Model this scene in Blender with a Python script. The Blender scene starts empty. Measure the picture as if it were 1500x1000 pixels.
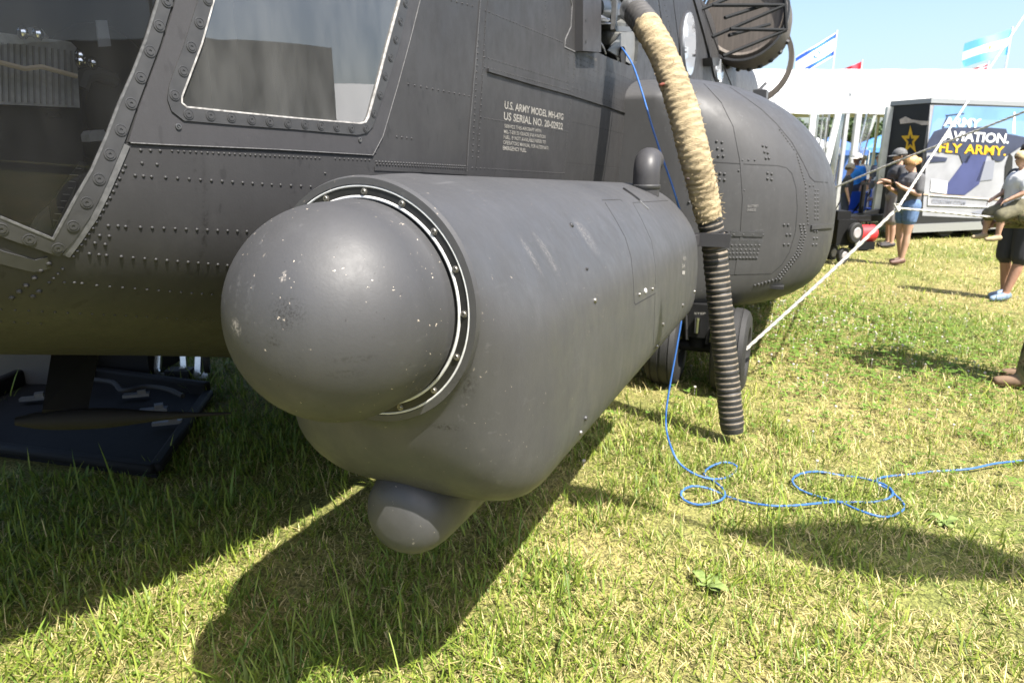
import bpy, bmesh, math, random
import numpy as np
from mathutils import Vector, Matrix
from mathutils.bvhtree import BVHTree
from mathutils.geometry import delaunay_2d_cdt
R = math.radians
random.seed(7)
rng = np.random.default_rng(7)
scene = bpy.context.scene
COL = scene.collection

# ------------------------------------------------------------------ camera, sky, sun
CAMH, FPX, PITCH = 1.6, 1000.0, math.atan2(265, 1000)
cam = bpy.data.cameras.new('camera')
cam.sensor_width = 36.0
cam.lens = 24.0
cam.clip_start = 0.05
cam.clip_end = 2000
cam.dof.use_dof = True
cam.dof.focus_distance = 1.75
cam.dof.aperture_fstop = 6.3
cam_ob = bpy.data.objects.new('camera', cam)
cam_ob.location = (0, 0, CAMH)
cam_ob.rotation_euler = (math.pi / 2 - PITCH, 0, 0)
COL.objects.link(cam_ob)
scene.camera = cam_ob

SUN_EL = R(57.9)
SUN_H = Vector((0.614, -0.789, 0)).normalized()
SUN_DIR = Vector((SUN_H.x * math.cos(SUN_EL), SUN_H.y * math.cos(SUN_EL), math.sin(SUN_EL)))
world = bpy.data.worlds.new('World')
scene.world = world
world.use_nodes = True
wn = world.node_tree
sky = wn.nodes.new('ShaderNodeTexSky')
sky.sky_type = 'NISHITA'
sky.sun_disc = False
sky.sun_elevation = SUN_EL
sky.sun_rotation = math.atan2(SUN_H.x, SUN_H.y)
sky.air_density = 1.0
sky.dust_density = 3.0
sky.ozone_density = 2.2
wn.links.new(sky.outputs[0], wn.nodes['Background'].inputs['Color'])
wn.nodes['Background'].inputs['Strength'].default_value = 0.108
sun = bpy.data.lights.new('sun', 'SUN')
sun.energy = 5.0
sun.angle = R(0.53)
sun.color = (1.0, 0.955, 0.88)
sun_ob = bpy.data.objects.new('sun', sun)
sun_ob.rotation_euler = (-SUN_DIR).to_track_quat('-Z', 'Y').to_euler()
sun_ob.location = (3, -8, 12)
COL.objects.link(sun_ob)
scene.view_settings.view_transform = 'Standard'
scene.view_settings.look = 'None'
scene.view_settings.exposure = 1.5
scene.view_settings.gamma = 1.0
scene.view_settings.use_curve_mapping = False

# ------------------------------------------------------------------ view geometry (photo pixel -> ray)
SP, CP = math.sin(PITCH), math.cos(PITCH)
PSI = R(23.5)
AX = np.array([math.sin(PSI), math.cos(PSI)])       # aft direction of the helicopter
NX = np.array([math.cos(PSI), -math.sin(PSI)])      # outboard direction
CAMW = np.array([0, 0, CAMH])

def wray(px, py):
    u = (px - 750) / FPX; v = (500 - py) / FPX
    return np.array([u, CP + v * SP, -SP + v * CP])
def lray(px, py):
    d = wray(px, py)
    return np.array([d[:2] @ NX, d[:2] @ AX, d[2]])
def l2w(p):
    q = AX * p[1] + NX * p[0]
    return np.array([q[0], q[1], p[2]])
def on_z(px, py, z=0.0):
    d = wray(px, py); return CAMW + d * ((z - CAMH) / d[2])
def on_y(px, py, y):
    d = wray(px, py); return CAMW + d * (y / d[1])
def on_plane(px, py, p0, n):
    d = wray(px, py); n = np.asarray(n, float)
    return CAMW + d * (((np.asarray(p0) - CAMW) @ n) / (d @ n))
def la(px, py, a):
    d = lray(px, py); return CAMW + d * (a / d[1])
def ll(px, py, l):
    d = lray(px, py); return CAMW + d * (l / d[0])

# ------------------------------------------------------------------ materials
def rgb(h):
    h = h.lstrip('#')
    f = lambda c: c / 12.92 if c <= 0.04045 else ((c + 0.055) / 1.055) ** 2.4
    return tuple(f(int(h[i:i + 2], 16) / 255) for i in (0, 2, 4))
MATS = {}
def mat(name, col, rough=0.6, metal=0.0, spec=0.5, noise=0.0, nscale=20.0, bump=0.0, bscale=200.0, stretch=None, coat=0.0, emit=None):
    if name in MATS: return MATS[name]
    m = bpy.data.materials.new(name); m.use_nodes = True
    nt = m.node_tree; b = nt.nodes['Principled BSDF']
    b.inputs['Base Color'].default_value = (*col, 1)
    b.inputs['Roughness'].default_value = rough
    b.inputs['Metallic'].default_value = metal
    b.inputs['Specular IOR Level'].default_value = spec
    b.inputs['Coat Weight'].default_value = coat
    tc = nt.nodes.new('ShaderNodeTexCoord'); mp = nt.nodes.new('ShaderNodeMapping')
    nt.links.new(tc.outputs['Object'], mp.inputs['Vector'])
    if stretch: mp.inputs['Scale'].default_value = stretch
    if noise > 0:
        n = nt.nodes.new('ShaderNodeTexNoise'); n.inputs['Scale'].default_value = nscale; n.inputs['Detail'].default_value = 6
        nt.links.new(mp.outputs[0], n.inputs['Vector'])
        r = nt.nodes.new('ShaderNodeMapRange'); r.inputs['From Min'].default_value = .25; r.inputs['From Max'].default_value = .75
        r.inputs['To Min'].default_value = 1 - noise; r.inputs['To Max'].default_value = 1 + noise
        nt.links.new(n.outputs['Fac'], r.inputs['Value'])
        mx = nt.nodes.new('ShaderNodeMix'); mx.data_type = 'RGBA'; mx.blend_type = 'MULTIPLY'; mx.inputs[0].default_value = 1
        mx.inputs[6].default_value = (*col, 1); nt.links.new(r.outputs[0], mx.inputs[7])
        nt.links.new(mx.outputs[2], b.inputs['Base Color'])
        rr = nt.nodes.new('ShaderNodeMapRange'); rr.inputs['To Min'].default_value = max(0, rough - .08); rr.inputs['To Max'].default_value = min(1, rough + .08)
        nt.links.new(n.outputs['Fac'], rr.inputs['Value']); nt.links.new(rr.outputs[0], b.inputs['Roughness'])
    if bump > 0:
        n2 = nt.nodes.new('ShaderNodeTexNoise'); n2.inputs['Scale'].default_value = bscale; n2.inputs['Detail'].default_value = 4
        nt.links.new(mp.outputs[0], n2.inputs['Vector'])
        bp = nt.nodes.new('ShaderNodeBump'); bp.inputs['Strength'].default_value = bump; bp.inputs['Distance'].default_value = .01
        nt.links.new(n2.outputs['Fac'], bp.inputs['Height']); nt.links.new(bp.outputs[0], b.inputs['Normal'])
    if emit:
        b.inputs['Emission Color'].default_value = (*emit[0], 1); b.inputs['Emission Strength'].default_value = emit[1]
    MATS[name] = m
    return m

def paint(name, col, rough, chips=0.0, marks=(), chip_scale=90.0, streak=0.12, spots=0.0, scratch=0.0, spec=.3, wav=0.0):
    """matt aircraft paint: cloudy tone, vertical run-off streaks, dark dirt spots, pale chips"""
    m = bpy.data.materials.new(name); m.use_nodes = True
    nt = m.node_tree; N = nt.nodes; L = nt.links; b = N['Principled BSDF']
    b.inputs['Specular IOR Level'].default_value = spec
    tc = N.new('ShaderNodeTexCoord')
    def noise(scale, st=(1, 1, 1), det=5, rough_=.55):
        mp = N.new('ShaderNodeMapping'); mp.inputs['Scale'].default_value = st
        L.new(tc.outputs['Object'], mp.inputs['Vector'])
        n = N.new('ShaderNodeTexNoise'); n.inputs['Scale'].default_value = scale; n.inputs['Detail'].default_value = det
        n.inputs['Roughness'].default_value = rough_
        L.new(mp.outputs[0], n.inputs['Vector']); return n.outputs['Fac']
    def rng_(s, a, b_, c, d, clamp=True):
        r = N.new('ShaderNodeMapRange'); r.clamp = clamp
        for k, v in zip(('From Min', 'From Max', 'To Min', 'To Max'), (a, b_, c, d)): r.inputs[k].default_value = v
        L.new(s, r.inputs['Value']); return r.outputs[0]
    def mul(a, b_):
        x = N.new('ShaderNodeMath'); x.operation = 'MULTIPLY'; L.new(a, x.inputs[0])
        if isinstance(b_, (int, float)): x.inputs[1].default_value = b_
        else: L.new(b_, x.inputs[1])
        return x.outputs[0]
    def mixc(fac, ca, cb):
        x = N.new('ShaderNodeMix'); x.data_type = 'RGBA'
        if isinstance(fac, (int, float)): x.inputs[0].default_value = fac
        else: L.new(fac, x.inputs[0])
        for sock, c in ((x.inputs[6], ca), (x.inputs[7], cb)):
            if isinstance(c, tuple): sock.default_value = (*c, 1)
            else: L.new(c, sock)
        return x.outputs[2]
    cl = noise(3.0)
    fine = noise(160.0, det=2)
    stk = noise(26.0, (1, 1, .06))
    c1 = tuple(x * (1 - streak) for x in col); c2 = tuple(x * (1 + streak) for x in col)
    base = mixc(rng_(cl, .3, .7, 0, 1), c1, c2)
    base = mixc(mul(rng_(stk, .5, .78, 0, 1), .55), base, tuple(x * 1.22 for x in col))
    base = mixc(mul(rng_(fine, .35, .65, 0, 1), .12), base, tuple(x * .75 for x in col))
    grime = noise(13.0, (1, 1, .7), det=7, rough_=.65)
    base = mixc(mul(rng_(grime, .42, .72, 0, 1), .5), base, tuple(x * .72 for x in col))
    dust = noise(5.0, det=9, rough_=.75)
    base = mixc(mul(rng_(dust, .56, .72, 0, 1), .28), base, tuple(x * 1.5 + .012 for x in col))
    if spots > 0:
        sp = noise(34.0, (1, 1, .5), det=2, rough_=.4)
        base = mixc(mul(rng_(sp, .66, .71, 0, 1), spots), base, tuple(x * .45 for x in col))
    if scratch > 0:
        sc = noise(55.0, (1, .07, .9), det=3)
        msk = noise(4.0, det=2)
        base = mixc(mul(mul(rng_(sc, .62, .7, 0, 1), rng_(msk, .5, .62, 0, 1)), scratch), base, tuple(min(1, x * 2.3 + .05) for x in col))
    if chips > 0:
        v = N.new('ShaderNodeTexVoronoi'); v.inputs['Scale'].default_value = chip_scale; v.inputs['Randomness'].default_value = 1
        wn_ = N.new('ShaderNodeTexNoise'); wn_.inputs['Scale'].default_value = 150; wn_.inputs['Detail'].default_value = 4; L.new(tc.outputs['Object'], wn_.inputs['Vector'])
        wm = N.new('ShaderNodeVectorMath'); wm.operation = 'MULTIPLY_ADD'; wm.inputs[1].default_value = (.016, .016, .016); L.new(wn_.outputs['Color'], wm.inputs[0]); L.new(tc.outputs['Object'], wm.inputs[2])
        L.new(wm.outputs[0], v.inputs['Vector'])
        v2 = N.new('ShaderNodeSeparateColor'); L.new(v.outputs['Color'], v2.inputs[0])
        size = rng_(v2.outputs[0], .78, 1, -.02, .22)
        lt = N.new('ShaderNodeMath'); lt.operation = 'LESS_THAN'; L.new(v.outputs['Distance'], lt.inputs[0]); L.new(size, lt.inputs[1])
        cm = noise(7.0, det=3)
        base = mixc(mul(mul(lt.outputs[0], rng_(cm, .45, .55, 0, 1)), chips), base, (.55, .47, .38))
        v3 = N.new('ShaderNodeTexVoronoi'); v3.inputs['Scale'].default_value = chip_scale * .8
        mp3 = N.new('ShaderNodeMapping'); mp3.inputs['Location'].default_value = (3.3, 1.7, 9.1); L.new(wm.outputs[0], mp3.inputs['Vector']); L.new(mp3.outputs[0], v3.inputs['Vector'])
        v4 = N.new('ShaderNodeSeparateColor'); L.new(v3.outputs['Color'], v4.inputs[0])
        lt2 = N.new('ShaderNodeMath'); lt2.operation = 'LESS_THAN'; L.new(v3.outputs['Distance'], lt2.inputs[0]); L.new(rng_(v4.outputs[1], .84, 1, -.02, .22), lt2.inputs[1])
        base = mixc(mul(lt2.outputs[0], chips * .8), base, (.012, .011, .010))
    for (cx, cy, cz), (sx, sy, sz), nsc, amt, mc in marks:      # single stains and scuffs with a shape of their own
        mp = N.new('ShaderNodeMapping'); mp.vector_type = 'POINT'
        mp.inputs['Scale'].default_value = (1 / sx, 1 / sy, 1 / sz); mp.inputs['Location'].default_value = (-cx / sx, -cy / sy, -cz / sz)
        L.new(tc.outputs['Object'], mp.inputs['Vector'])
        ln = N.new('ShaderNodeVectorMath'); ln.operation = 'LENGTH'; L.new(mp.outputs[0], ln.inputs[0])
        f = mul(rng_(ln.outputs['Value'], .35, 1.0, 1, 0), rng_(noise(nsc, det=6, rough_=.7), .47, .6, 0, 1))
        base = mixc(mul(f, amt), base, mc)
    L.new(base, b.inputs['Base Color'])
    L.new(rng_(grime, .3, .7, rough - .07, rough + .10), b.inputs['Roughness'])
    bp = N.new('ShaderNodeBump'); bp.inputs['Strength'].default_value = .12; bp.inputs['Distance'].default_value = .002
    L.new(fine, bp.inputs['Height'])
    if wav > 0:      # slight oil-canning of the thin skin between the frames
        bp2 = N.new('ShaderNodeBump'); bp2.inputs['Strength'].default_value = wav; bp2.inputs['Distance'].default_value = .02
        L.new(noise(2.6, (1, 1, .8), det=1), bp2.inputs['Height']); L.new(bp2.outputs[0], bp.inputs['Normal'])
    L.new(bp.outputs[0], b.inputs['Normal'])
    MATS[name] = m
    return m

GREY = (.032, .0313, .0318)
DK = (.014, .013, .013); PALE = (.30, .27, .24)
M_HULL = paint('hull_paint', GREY, .5, streak=.12, spots=.45, wav=.25, marks=[((-1.385, 1.276, 1.47), (.2, .010, .17), 70, .7, DK), ((-1.38, 1.255, 1.57), (.2, .006, .07), 70, .6, DK), ((-1.32, 1.53, 1.55), (.2, .010, .10), 60, .4, DK), ((-1.27, 2.75, 1.62), (.2, .02, .16), 50, .3, DK)])
M_DOOR = paint('door_paint', (.040, .039, .041), .5, streak=.1, spots=.3)
M_POD = paint('pod_paint', (.049, .0485, .0495), .46, spec=.45, chips=.35, chip_scale=95, scratch=.15, streak=.12, marks=[((-.638, 1.22, 1.148), (.03, .06, .045), 120, .75, DK), ((-.69, 1.22, 1.037), (.05, .06, .012), 150, .8, DK), ((-.624, 2.0, 1.38), (.06, .05, .09), 140, .35, PALE), ((-.613, 1.63, 1.37), (.06, .025, .10), 140, .25, PALE), ((-.63, 1.53, 1.36), (.06, .02, .08), 140, .3, PALE)])
M_DOME = paint('radome_paint', (.041, .0408, .0425), .56, spec=.5, chips=.95, chip_scale=120, streak=.08, scratch=.2, marks=[((-.812, .894, 1.345), (.045, .06, .038), 230, .95, DK), ((-.84, .89, 1.297), (.022, .04, .016), 200, .9, DK), ((-.827, .917, 1.405), (.008, .03, .012), 90, 1.0, PALE), ((-.72, .96, 1.262), (.06, .06, .008), 120, .7, DK), ((-.74, .95, 1.235), (.05, .05, .012), 160, .6, DK), ((-.93, .9, 1.31), (.02, .03, .02), 150, .8, PALE)])
M_SPON = paint('sponson_paint', (.050, .0495, .050), .5, streak=.09, scratch=.2)
M_FRAME = mat('frame_paint', (.034, .034, .035), .48, noise=.15, nscale=30)
M_SCREW = mat('screw_steel', (.12, .12, .12), .35, .6, noise=.3, nscale=400)
M_BOLT = mat('bolt_steel', (.20, .19, .17), .4, .8, noise=.3, nscale=300)
M_SEAL = mat('white_sealant', (.52, .51, .49), .6, noise=.2, nscale=60)
M_GAP = mat('dark_gap', (.012, .012, .012), .8)
M_RUBBER = mat('black_rubber', (.014, .0135, .013), .75, noise=.25, nscale=40)
M_BLACK = mat('black_plastic', (.006, .006, .0062), .75, 0, .25, noise=.25, nscale=25)
M_TRIM = mat('pale_edge', (.30, .29, .29), .6, noise=.2, nscale=80)
M_LETTER = mat('stencil_paint', (.20, .19, .17), .8, noise=.35, nscale=120)
M_ALU = mat('bare_aluminium', (.55, .55, .55), .3, .9, noise=.15, nscale=60)
M_CHROME = mat('bright_steel', (.6, .6, .6), .2, 1.0)
M_INT = mat('cockpit_black', (.010, .010, .011), .7, noise=.3, nscale=15)
M_SEATGREY = mat('seat_grey', (.20, .20, .20), .6, noise=.2, nscale=60)
M_WHITE = mat('white_paint', (.8, .8, .8), .5)

def glass_mat(name, tint, refl, rough=.02, haze=.0, ior=1.5):
    m = bpy.data.materials.new(name); m.use_nodes = True
    nt = m.node_tree; N = nt.nodes; L = nt.links
    for n in list(N):
        if n.type != 'OUTPUT_MATERIAL': N.remove(n)
    out = [n for n in N if n.type == 'OUTPUT_MATERIAL'][0]
    tr = N.new('ShaderNodeBsdfTransparent'); tr.inputs[0].default_value = (*tint, 1)
    gl = N.new('ShaderNodeBsdfGlossy'); gl.inputs['Roughness'].default_value = rough; gl.inputs[0].default_value = (refl, refl, refl, 1)
    fr = N.new('ShaderNodeFresnel'); fr.inputs[0].default_value = ior
    mx = N.new('ShaderNodeMixShader')
    L.new(fr.outputs[0], mx.inputs[0]); L.new(tr.outputs[0], mx.inputs[1]); L.new(gl.outputs[0], mx.inputs[2])
    df = N.new('ShaderNodeBsdfDiffuse'); df.inputs[0].default_value = (.6, .6, .58, 1)
    tc = N.new('ShaderNodeTexCoord'); ns = N.new('ShaderNodeTexNoise'); ns.inputs['Scale'].default_value = 14; ns.inputs['Detail'].default_value = 8
    mp = N.new('ShaderNodeMapping'); mp.inputs['Scale'].default_value = (1, 1, .35); L.new(tc.outputs['Object'], mp.inputs[0]); L.new(mp.outputs[0], ns.inputs['Vector'])
    mr = N.new('ShaderNodeMapRange'); mr.inputs['From Min'].default_value = .35; mr.inputs['From Max'].default_value = .8; mr.inputs['To Min'].default_value = haze * .4; mr.inputs['To Max'].default_value = haze
    L.new(ns.outputs['Fac'], mr.inputs[0])
    mx2 = N.new('ShaderNodeMixShader'); L.new(mr.outputs[0], mx2.inputs[0]); L.new(mx.outputs[0], mx2.inputs[1]); L.new(df.outputs[0], mx2.inputs[2])
    L.new(mx2.outputs[0], out.inputs['Surface'])
    MATS[name] = m
    return m
M_GLASS = glass_mat('acrylic_window', (.85, .86, .87), .95, .006, .02, 1.36)
M_GLASS2 = glass_mat('acrylic_door_window', (.45, .46, .48), 1.0, .012, .11, 2.0)
M_CLEAR = glass_mat('clear_vinyl', (.85, .87, .9), .9, .08, .25)

# ------------------------------------------------------------------ mesh helpers
class MB:
    def __init__(s): s.v = []; s.f = []; s.mi = []; s.cur = 0
    def add(s, vs, fs):
        o = len(s.v); s.v += [tuple(map(float, v)) for v in vs]
        for f in fs: s.f.append(tuple(i + o for i in f)); s.mi.append(s.cur)
        return s
    def box(s, c, size, rot=None, bev=0):
        x, y, z = [k / 2 for k in size]
        vs = [Vector((i * x, j * y, k * z)) for i in (-1, 1) for j in (-1, 1) for k in (-1, 1)]
        if rot is not None: vs = [rot @ v for v in vs]
        c = Vector(c)
        return s.add([v + c for v in vs], [(0, 1, 3, 2), (4, 6, 7, 5), (0, 4, 5, 1), (2, 3, 7, 6), (0, 2, 6, 4), (1, 5, 7, 3)])
    def bar(s, p, q, w, h, up=(0, 0, 1)):
        p = Vector(p); q = Vector(q); d = (q - p).normalized(); up = Vector(up)
        if abs(d.dot(up)) > .98: up = Vector((1, 0, 0))
        sd = d.cross(up).normalized(); u = sd.cross(d)
        vs = [o + sd * (i * w / 2) + u * (j * h / 2) for o in (p, q) for i, j in ((-1, -1), (1, -1), (1, 1), (-1, 1))]
        return s.add(vs, [(3, 2, 1, 0), (4, 5, 6, 7)] + [(i, (i + 1) % 4, 4 + (i + 1) % 4, 4 + i) for i in range(4)])
    def tube(s, pts, r, n=8, cap=True, closed=False):
        P = [Vector(p) for p in pts]; m = len(P)
        rs = r if isinstance(r, (list, tuple)) else [r] * m
        T = []
        for i in range(m):
            a = P[(i - 1) % m] if (closed or i > 0) else P[i]
            b = P[(i + 1) % m] if (closed or i < m - 1) else P[i]
            T.append((b - a).normalized())
        ref = Vector((0, 0, 1)) if abs(T[0].z) < .9 else Vector((1, 0, 0))
        u = T[0].cross(ref).normalized(); vs = []
        for i in range(m):
            u = (u - T[i] * u.dot(T[i])).normalized(); w = T[i].cross(u)
            for k in range(n):
                an = 2 * math.pi * k / n
                vs.append(P[i] + (u * math.cos(an) + w * math.sin(an)) * rs[i])
        fs = []
        for i in range(m if closed else m - 1):
            j = (i + 1) % m
            for k in range(n): fs.append((i * n + k, i * n + (k + 1) % n, j * n + (k + 1) % n, j * n + k))
        if cap and not closed:
            fs.append(tuple(range(n))[::-1]); fs.append(tuple((m - 1) * n + k for k in range(n)))
        return s.add(vs, fs)
    def lathe(s, prof, c, axis, n=24):
        """prof: list of (radius, distance along axis)"""
        c = Vector(c); ax = Vector(axis).normalized()
        ref = Vector((0, 0, 1)) if abs(ax.z) < .9 else Vector((1, 0, 0))
        u = ax.cross(ref).normalized(); w = ax.cross(u); vs = []; fs = []
        for r, h in prof:
            for k in range(n):
                an = 2 * math.pi * k / n
                vs.append(c + ax * h + (u * math.cos(an) + w * math.sin(an)) * max(r, 1e-5))
        for i in range(len(prof) - 1):
            for k in range(n): fs.append((i * n + k, i * n + (k + 1) % n, (i + 1) * n + (k + 1) % n, (i + 1) * n + k))
        return s.add(vs, fs)
    def ell(s, c, r, n=12, m=8, rot=None):
        vs = []; fs = []
        for i in range(m + 1):
            t = math.pi * i / m
            for k in range(n):
                p = 2 * math.pi * k / n
                v = Vector((r[0] * math.sin(t) * math.cos(p), r[1] * math.sin(t) * math.sin(p), r[2] * math.cos(t)))
                if rot is not None: v = rot @ v
                vs.append(v + Vector(c))
        for i in range(m):
            for k in range(n): fs.append((i * n + k, (i + 1) * n + k, (i + 1) * n + (k + 1) % n, i * n + (k + 1) % n))
        return s.add(vs, fs)
    def prism(s, poly, off):
        n = len(poly); off = Vector(off)
        vs = [Vector(p) for p in poly] + [Vector(p) + off for p in poly]
        return s.add(vs, [tuple(range(n))[::-1], tuple(range(n, 2 * n))] + [(i, (i + 1) % n, n + (i + 1) % n, n + i) for i in range(n)])
    def mesh(s, name, mats, smooth=40):
        me = bpy.data.meshes.new(name); me.from_pydata(s.v, [], s.f)
        if not isinstance(mats, (list, tuple)): mats = [mats]
        for m in mats: me.materials.append(m)
        if len(mats) > 1: me.polygons.foreach_set('material_index', s.mi)
        bm = bmesh.new(); bm.from_mesh(me); bmesh.ops.remove_doubles(bm, verts=bm.verts, dist=1e-6)
        bmesh.ops.recalc_face_normals(bm, faces=bm.faces); bm.to_mesh(me); bm.free()
        if smooth:
            me.polygons.foreach_set('use_smooth', [True] * len(me.polygons))
            me.set_sharp_from_angle(angle=R(smooth))
        me.update()
        return me
    def build(s, name, mats, parent=None, smooth=40, loc=None):
        o = bpy.data.objects.new(name, s.mesh(name, mats, smooth)); COL.objects.link(o)
        if parent: o.parent = parent
        if loc is not None: o.location = loc
        return o

def empty(name, loc=(0, 0, 0), rz=0):
    o = bpy.data.objects.new(name, None); COL.objects.link(o)
    o.location = loc; o.rotation_euler.z = rz; o.empty_display_size = .2
    return o
def tag(o, label=None, cat=None, group=None, kind=None):
    if label: o['label'] = label
    if cat: o['category'] = cat
    if group: o['group'] = group
    if kind: o['kind'] = kind
    return o
def inst(me, name, parent=None, mtx=None):
    o = bpy.data.objects.new(name, me); COL.objects.link(o)
    if parent: o.parent = parent
    if mtx is not None: o.matrix_local = mtx
    return o

def bvh_cast(bvh):
    def c(px, py):
        d = Vector(lray(px, py)); h = bvh.ray_cast(Vector((0, 0, CAMH)), d.normalized())
        if h[0] is None: return None, None
        n = h[1]
        if n.dot(d) > 0: n = -n
        return h[0], n
    return c

def dens(pts, step):
    out = []
    for i in range(len(pts) - 1):
        p, q = np.array(pts[i], float), np.array(pts[i + 1], float)
        k = max(1, int(np.hypot(*(q - p)) / step))
        for j in range(k): out.append(tuple(p + (q - p) * j / k))
    out.append(tuple(map(float, pts[-1])))
    return out
def inside(p, poly):
    x, y = p; c = False; n = len(poly)
    for i in range(n):
        x1, y1 = poly[i]; x2, y2 = poly[(i + 1) % n]
        if (y1 > y) != (y2 > y) and x < (x2 - x1) * (y - y1) / (y2 - y1) + x1: c = not c
    return c

def tri_region(outer, holes, step):
    """triangulate a 2-D outline with holes"""
    P = []; E = []
    loops = []
    for loop in [outer] + holes:
        d = dens(list(loop) + [loop[0]], step)[:-1]; o = len(P)
        P += d; E += [(o + i, o + (i + 1) % len(d)) for i in range(len(d))]; loops.append(d)
    xs = [p[0] for p in loops[0]]; ys = [p[1] for p in loops[0]]
    for x in np.arange(min(xs), max(xs), step):
        for y in np.arange(min(ys), max(ys), step):
            q = (x + .13 * step, y + .07 * step)
            if inside(q, loops[0]) and not any(inside(q, h) for h in loops[1:]): P.append(q)
    r = delaunay_2d_cdt([Vector(p) for p in P], E, [], 0, 1e-4)
    V = [tuple(v) for v in r[0]]; T = []
    for f in r[2]:
        c = tuple(np.mean([V[i] for i in f], axis=0))
        if inside(c, loops[0]) and not any(inside(c, h) for h in loops[1:]): T.append(tuple(f))
    return V, T, loops

def patch(outer, holes, cast, off, name, m, parent, thick=.004, step=14, smooth=40):
    """raised sheet that follows a surface"""
    V, T, loops = tri_region(outer, holes, step)
    mb = MB(); top = {}; vs = []
    for i, p in enumerate(V):
        h, n = cast(*p)
        if h is None: continue
        top[i] = len(vs); vs.append(h + n * off)
    fs = [tuple(top[i] for i in f) for f in T if all(i in top for i in f)]
    mb.add(vs, fs)
    if thick > 0:
        for lp in loops:
            a = [cast(*p) for p in lp]
            if any(h is None for h, n in a): continue
            k = len(a)
            mb.add([h + n * off for h, n in a] + [h + n * (off - thick) for h, n in a], [(i, (i + 1) % k, k + (i + 1) % k, k + i) for i in range(k)])
    o = mb.build(name, m, parent, smooth)
    if thick <= 0:      # panes face outwards
        h, n = cast(*outer_mid(loops[0]))
        if h is not None and sum(q.normal.dot(n) for q in o.data.polygons) < 0: o.data.flip_normals()
    return o
def outer_mid(lp): return tuple(np.mean(lp, axis=0))

class RB(list):
    """strips that are each an object of their own"""
    def build(s, name, m, parent=None, smooth=40): return [x.build(name, m, parent, smooth) for x in s][-1]
def ribbon(mb, pts, cast, w, t=.002, step=10, closed=False):
    """raised strip of width w along a line on a surface"""
    if isinstance(mb, RB): mb.append(MB()); mb = mb[-1]
    d = dens(pts, step); H = []
    for p in d:
        h, n = cast(*p)
        if h is not None: H.append((h, n))
    if len(H) < 2: return
    vs = []; fs = []
    for i, (h, n) in enumerate(H):
        tn = (H[min(i + 1, len(H) - 1)][0] - H[max(i - 1, 0)][0]).normalized()
        b = n.cross(tn).normalized()
        vs += [h + b * w / 2 - n * .001, h + b * w / 2 + n * t, h - b * w / 2 + n * t, h - b * w / 2 - n * .001]
    for i in range(len(H) - 1):
        for k in range(4): fs.append((4 * i + k, 4 * i + (k + 1) % 4, 4 * i + 4 + (k + 1) % 4, 4 * i + 4 + k))
    fs += [(0, 1, 2, 3), tuple(4 * (len(H) - 1) + k for k in (3, 2, 1, 0))]
    mb.add(vs, fs)

def frame_m(h, n, up=Vector((0, 0, 1))):
    z = n.normalized(); x = up.cross(z)
    if x.length < .1: x = Vector((0, 1, 0)).cross(z)
    x.normalize(); y = z.cross(x)
    return Matrix(((x.x, y.x, z.x, h.x), (x.y, y.y, z.y, h.y), (x.z, y.z, z.z, h.z), (0, 0, 0, 1)))
def rivet(mb, h, n, r=.0036):
    M = frame_m(h, n); vs = []
    for rr, z in ((1.0, -.1), (.86, .42), (.45, .72)):
        for k in range(6):
            a = k * math.pi / 3; vs.append(M @ Vector((rr * r * math.cos(a), rr * r * math.sin(a), z * r)))
    vs.append(M @ Vector((0, 0, .8 * r)))
    fs = [(i * 6 + k, i * 6 + (k + 1) % 6, i * 6 + 6 + (k + 1) % 6, i * 6 + 6 + k) for i in range(2) for k in range(6)]
    fs += [(12 + k, 12 + (k + 1) % 6, 18) for k in range(6)]
    mb.add(vs, fs)
def rivet_row(mb, p, q, n, cast, r=.0036):
    """n rivets evenly spaced on the surface between two points"""
    a, na = cast(*p); b, nb = cast(*q)
    if a is None or b is None: return
    for i in range(n):
        t = i / max(1, n - 1); w = a.lerp(b, t); d = w - Vector((0, 0, CAMH))
        W = l2w(w); yy = W[1] * CP - (W[2] - CAMH) * SP
        px = 750 + FPX * W[0] / yy; py = 500 - FPX * (W[1] * SP + (W[2] - CAMH) * CP) / yy
        h, nn = cast(px, py)
        if h is not None: rivet(mb, h, nn, r * random.uniform(.92, 1.06))
def text_mesh(s, bold=.0):
    c = bpy.data.curves.new('lettering', 'FONT'); c.body = s; c.size = 1; c.offset = bold; c.resolution_u = 3
    o = bpy.data.objects.new('lettering', c); COL.objects.link(o)
    dg = bpy.context.evaluated_depsgraph_get(); me = bpy.data.meshes.new_from_object(o.evaluated_get(dg))
    V = [tuple(v.co) for v in me.vertices]; Fs = [tuple(p.vertices) for p in me.polygons]
    bpy.data.objects.remove(o); bpy.data.curves.remove(c); bpy.data.meshes.remove(me)
    xs = [v[0] for v in V]; ys = [v[1] for v in V]
    x0, x1, y1 = min(xs), max(xs), max(ys)
    return [((x - x0) / (x1 - x0), y / .73) for x, y, z in V], Fs      # width 0..1, cap height 0..1
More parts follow.
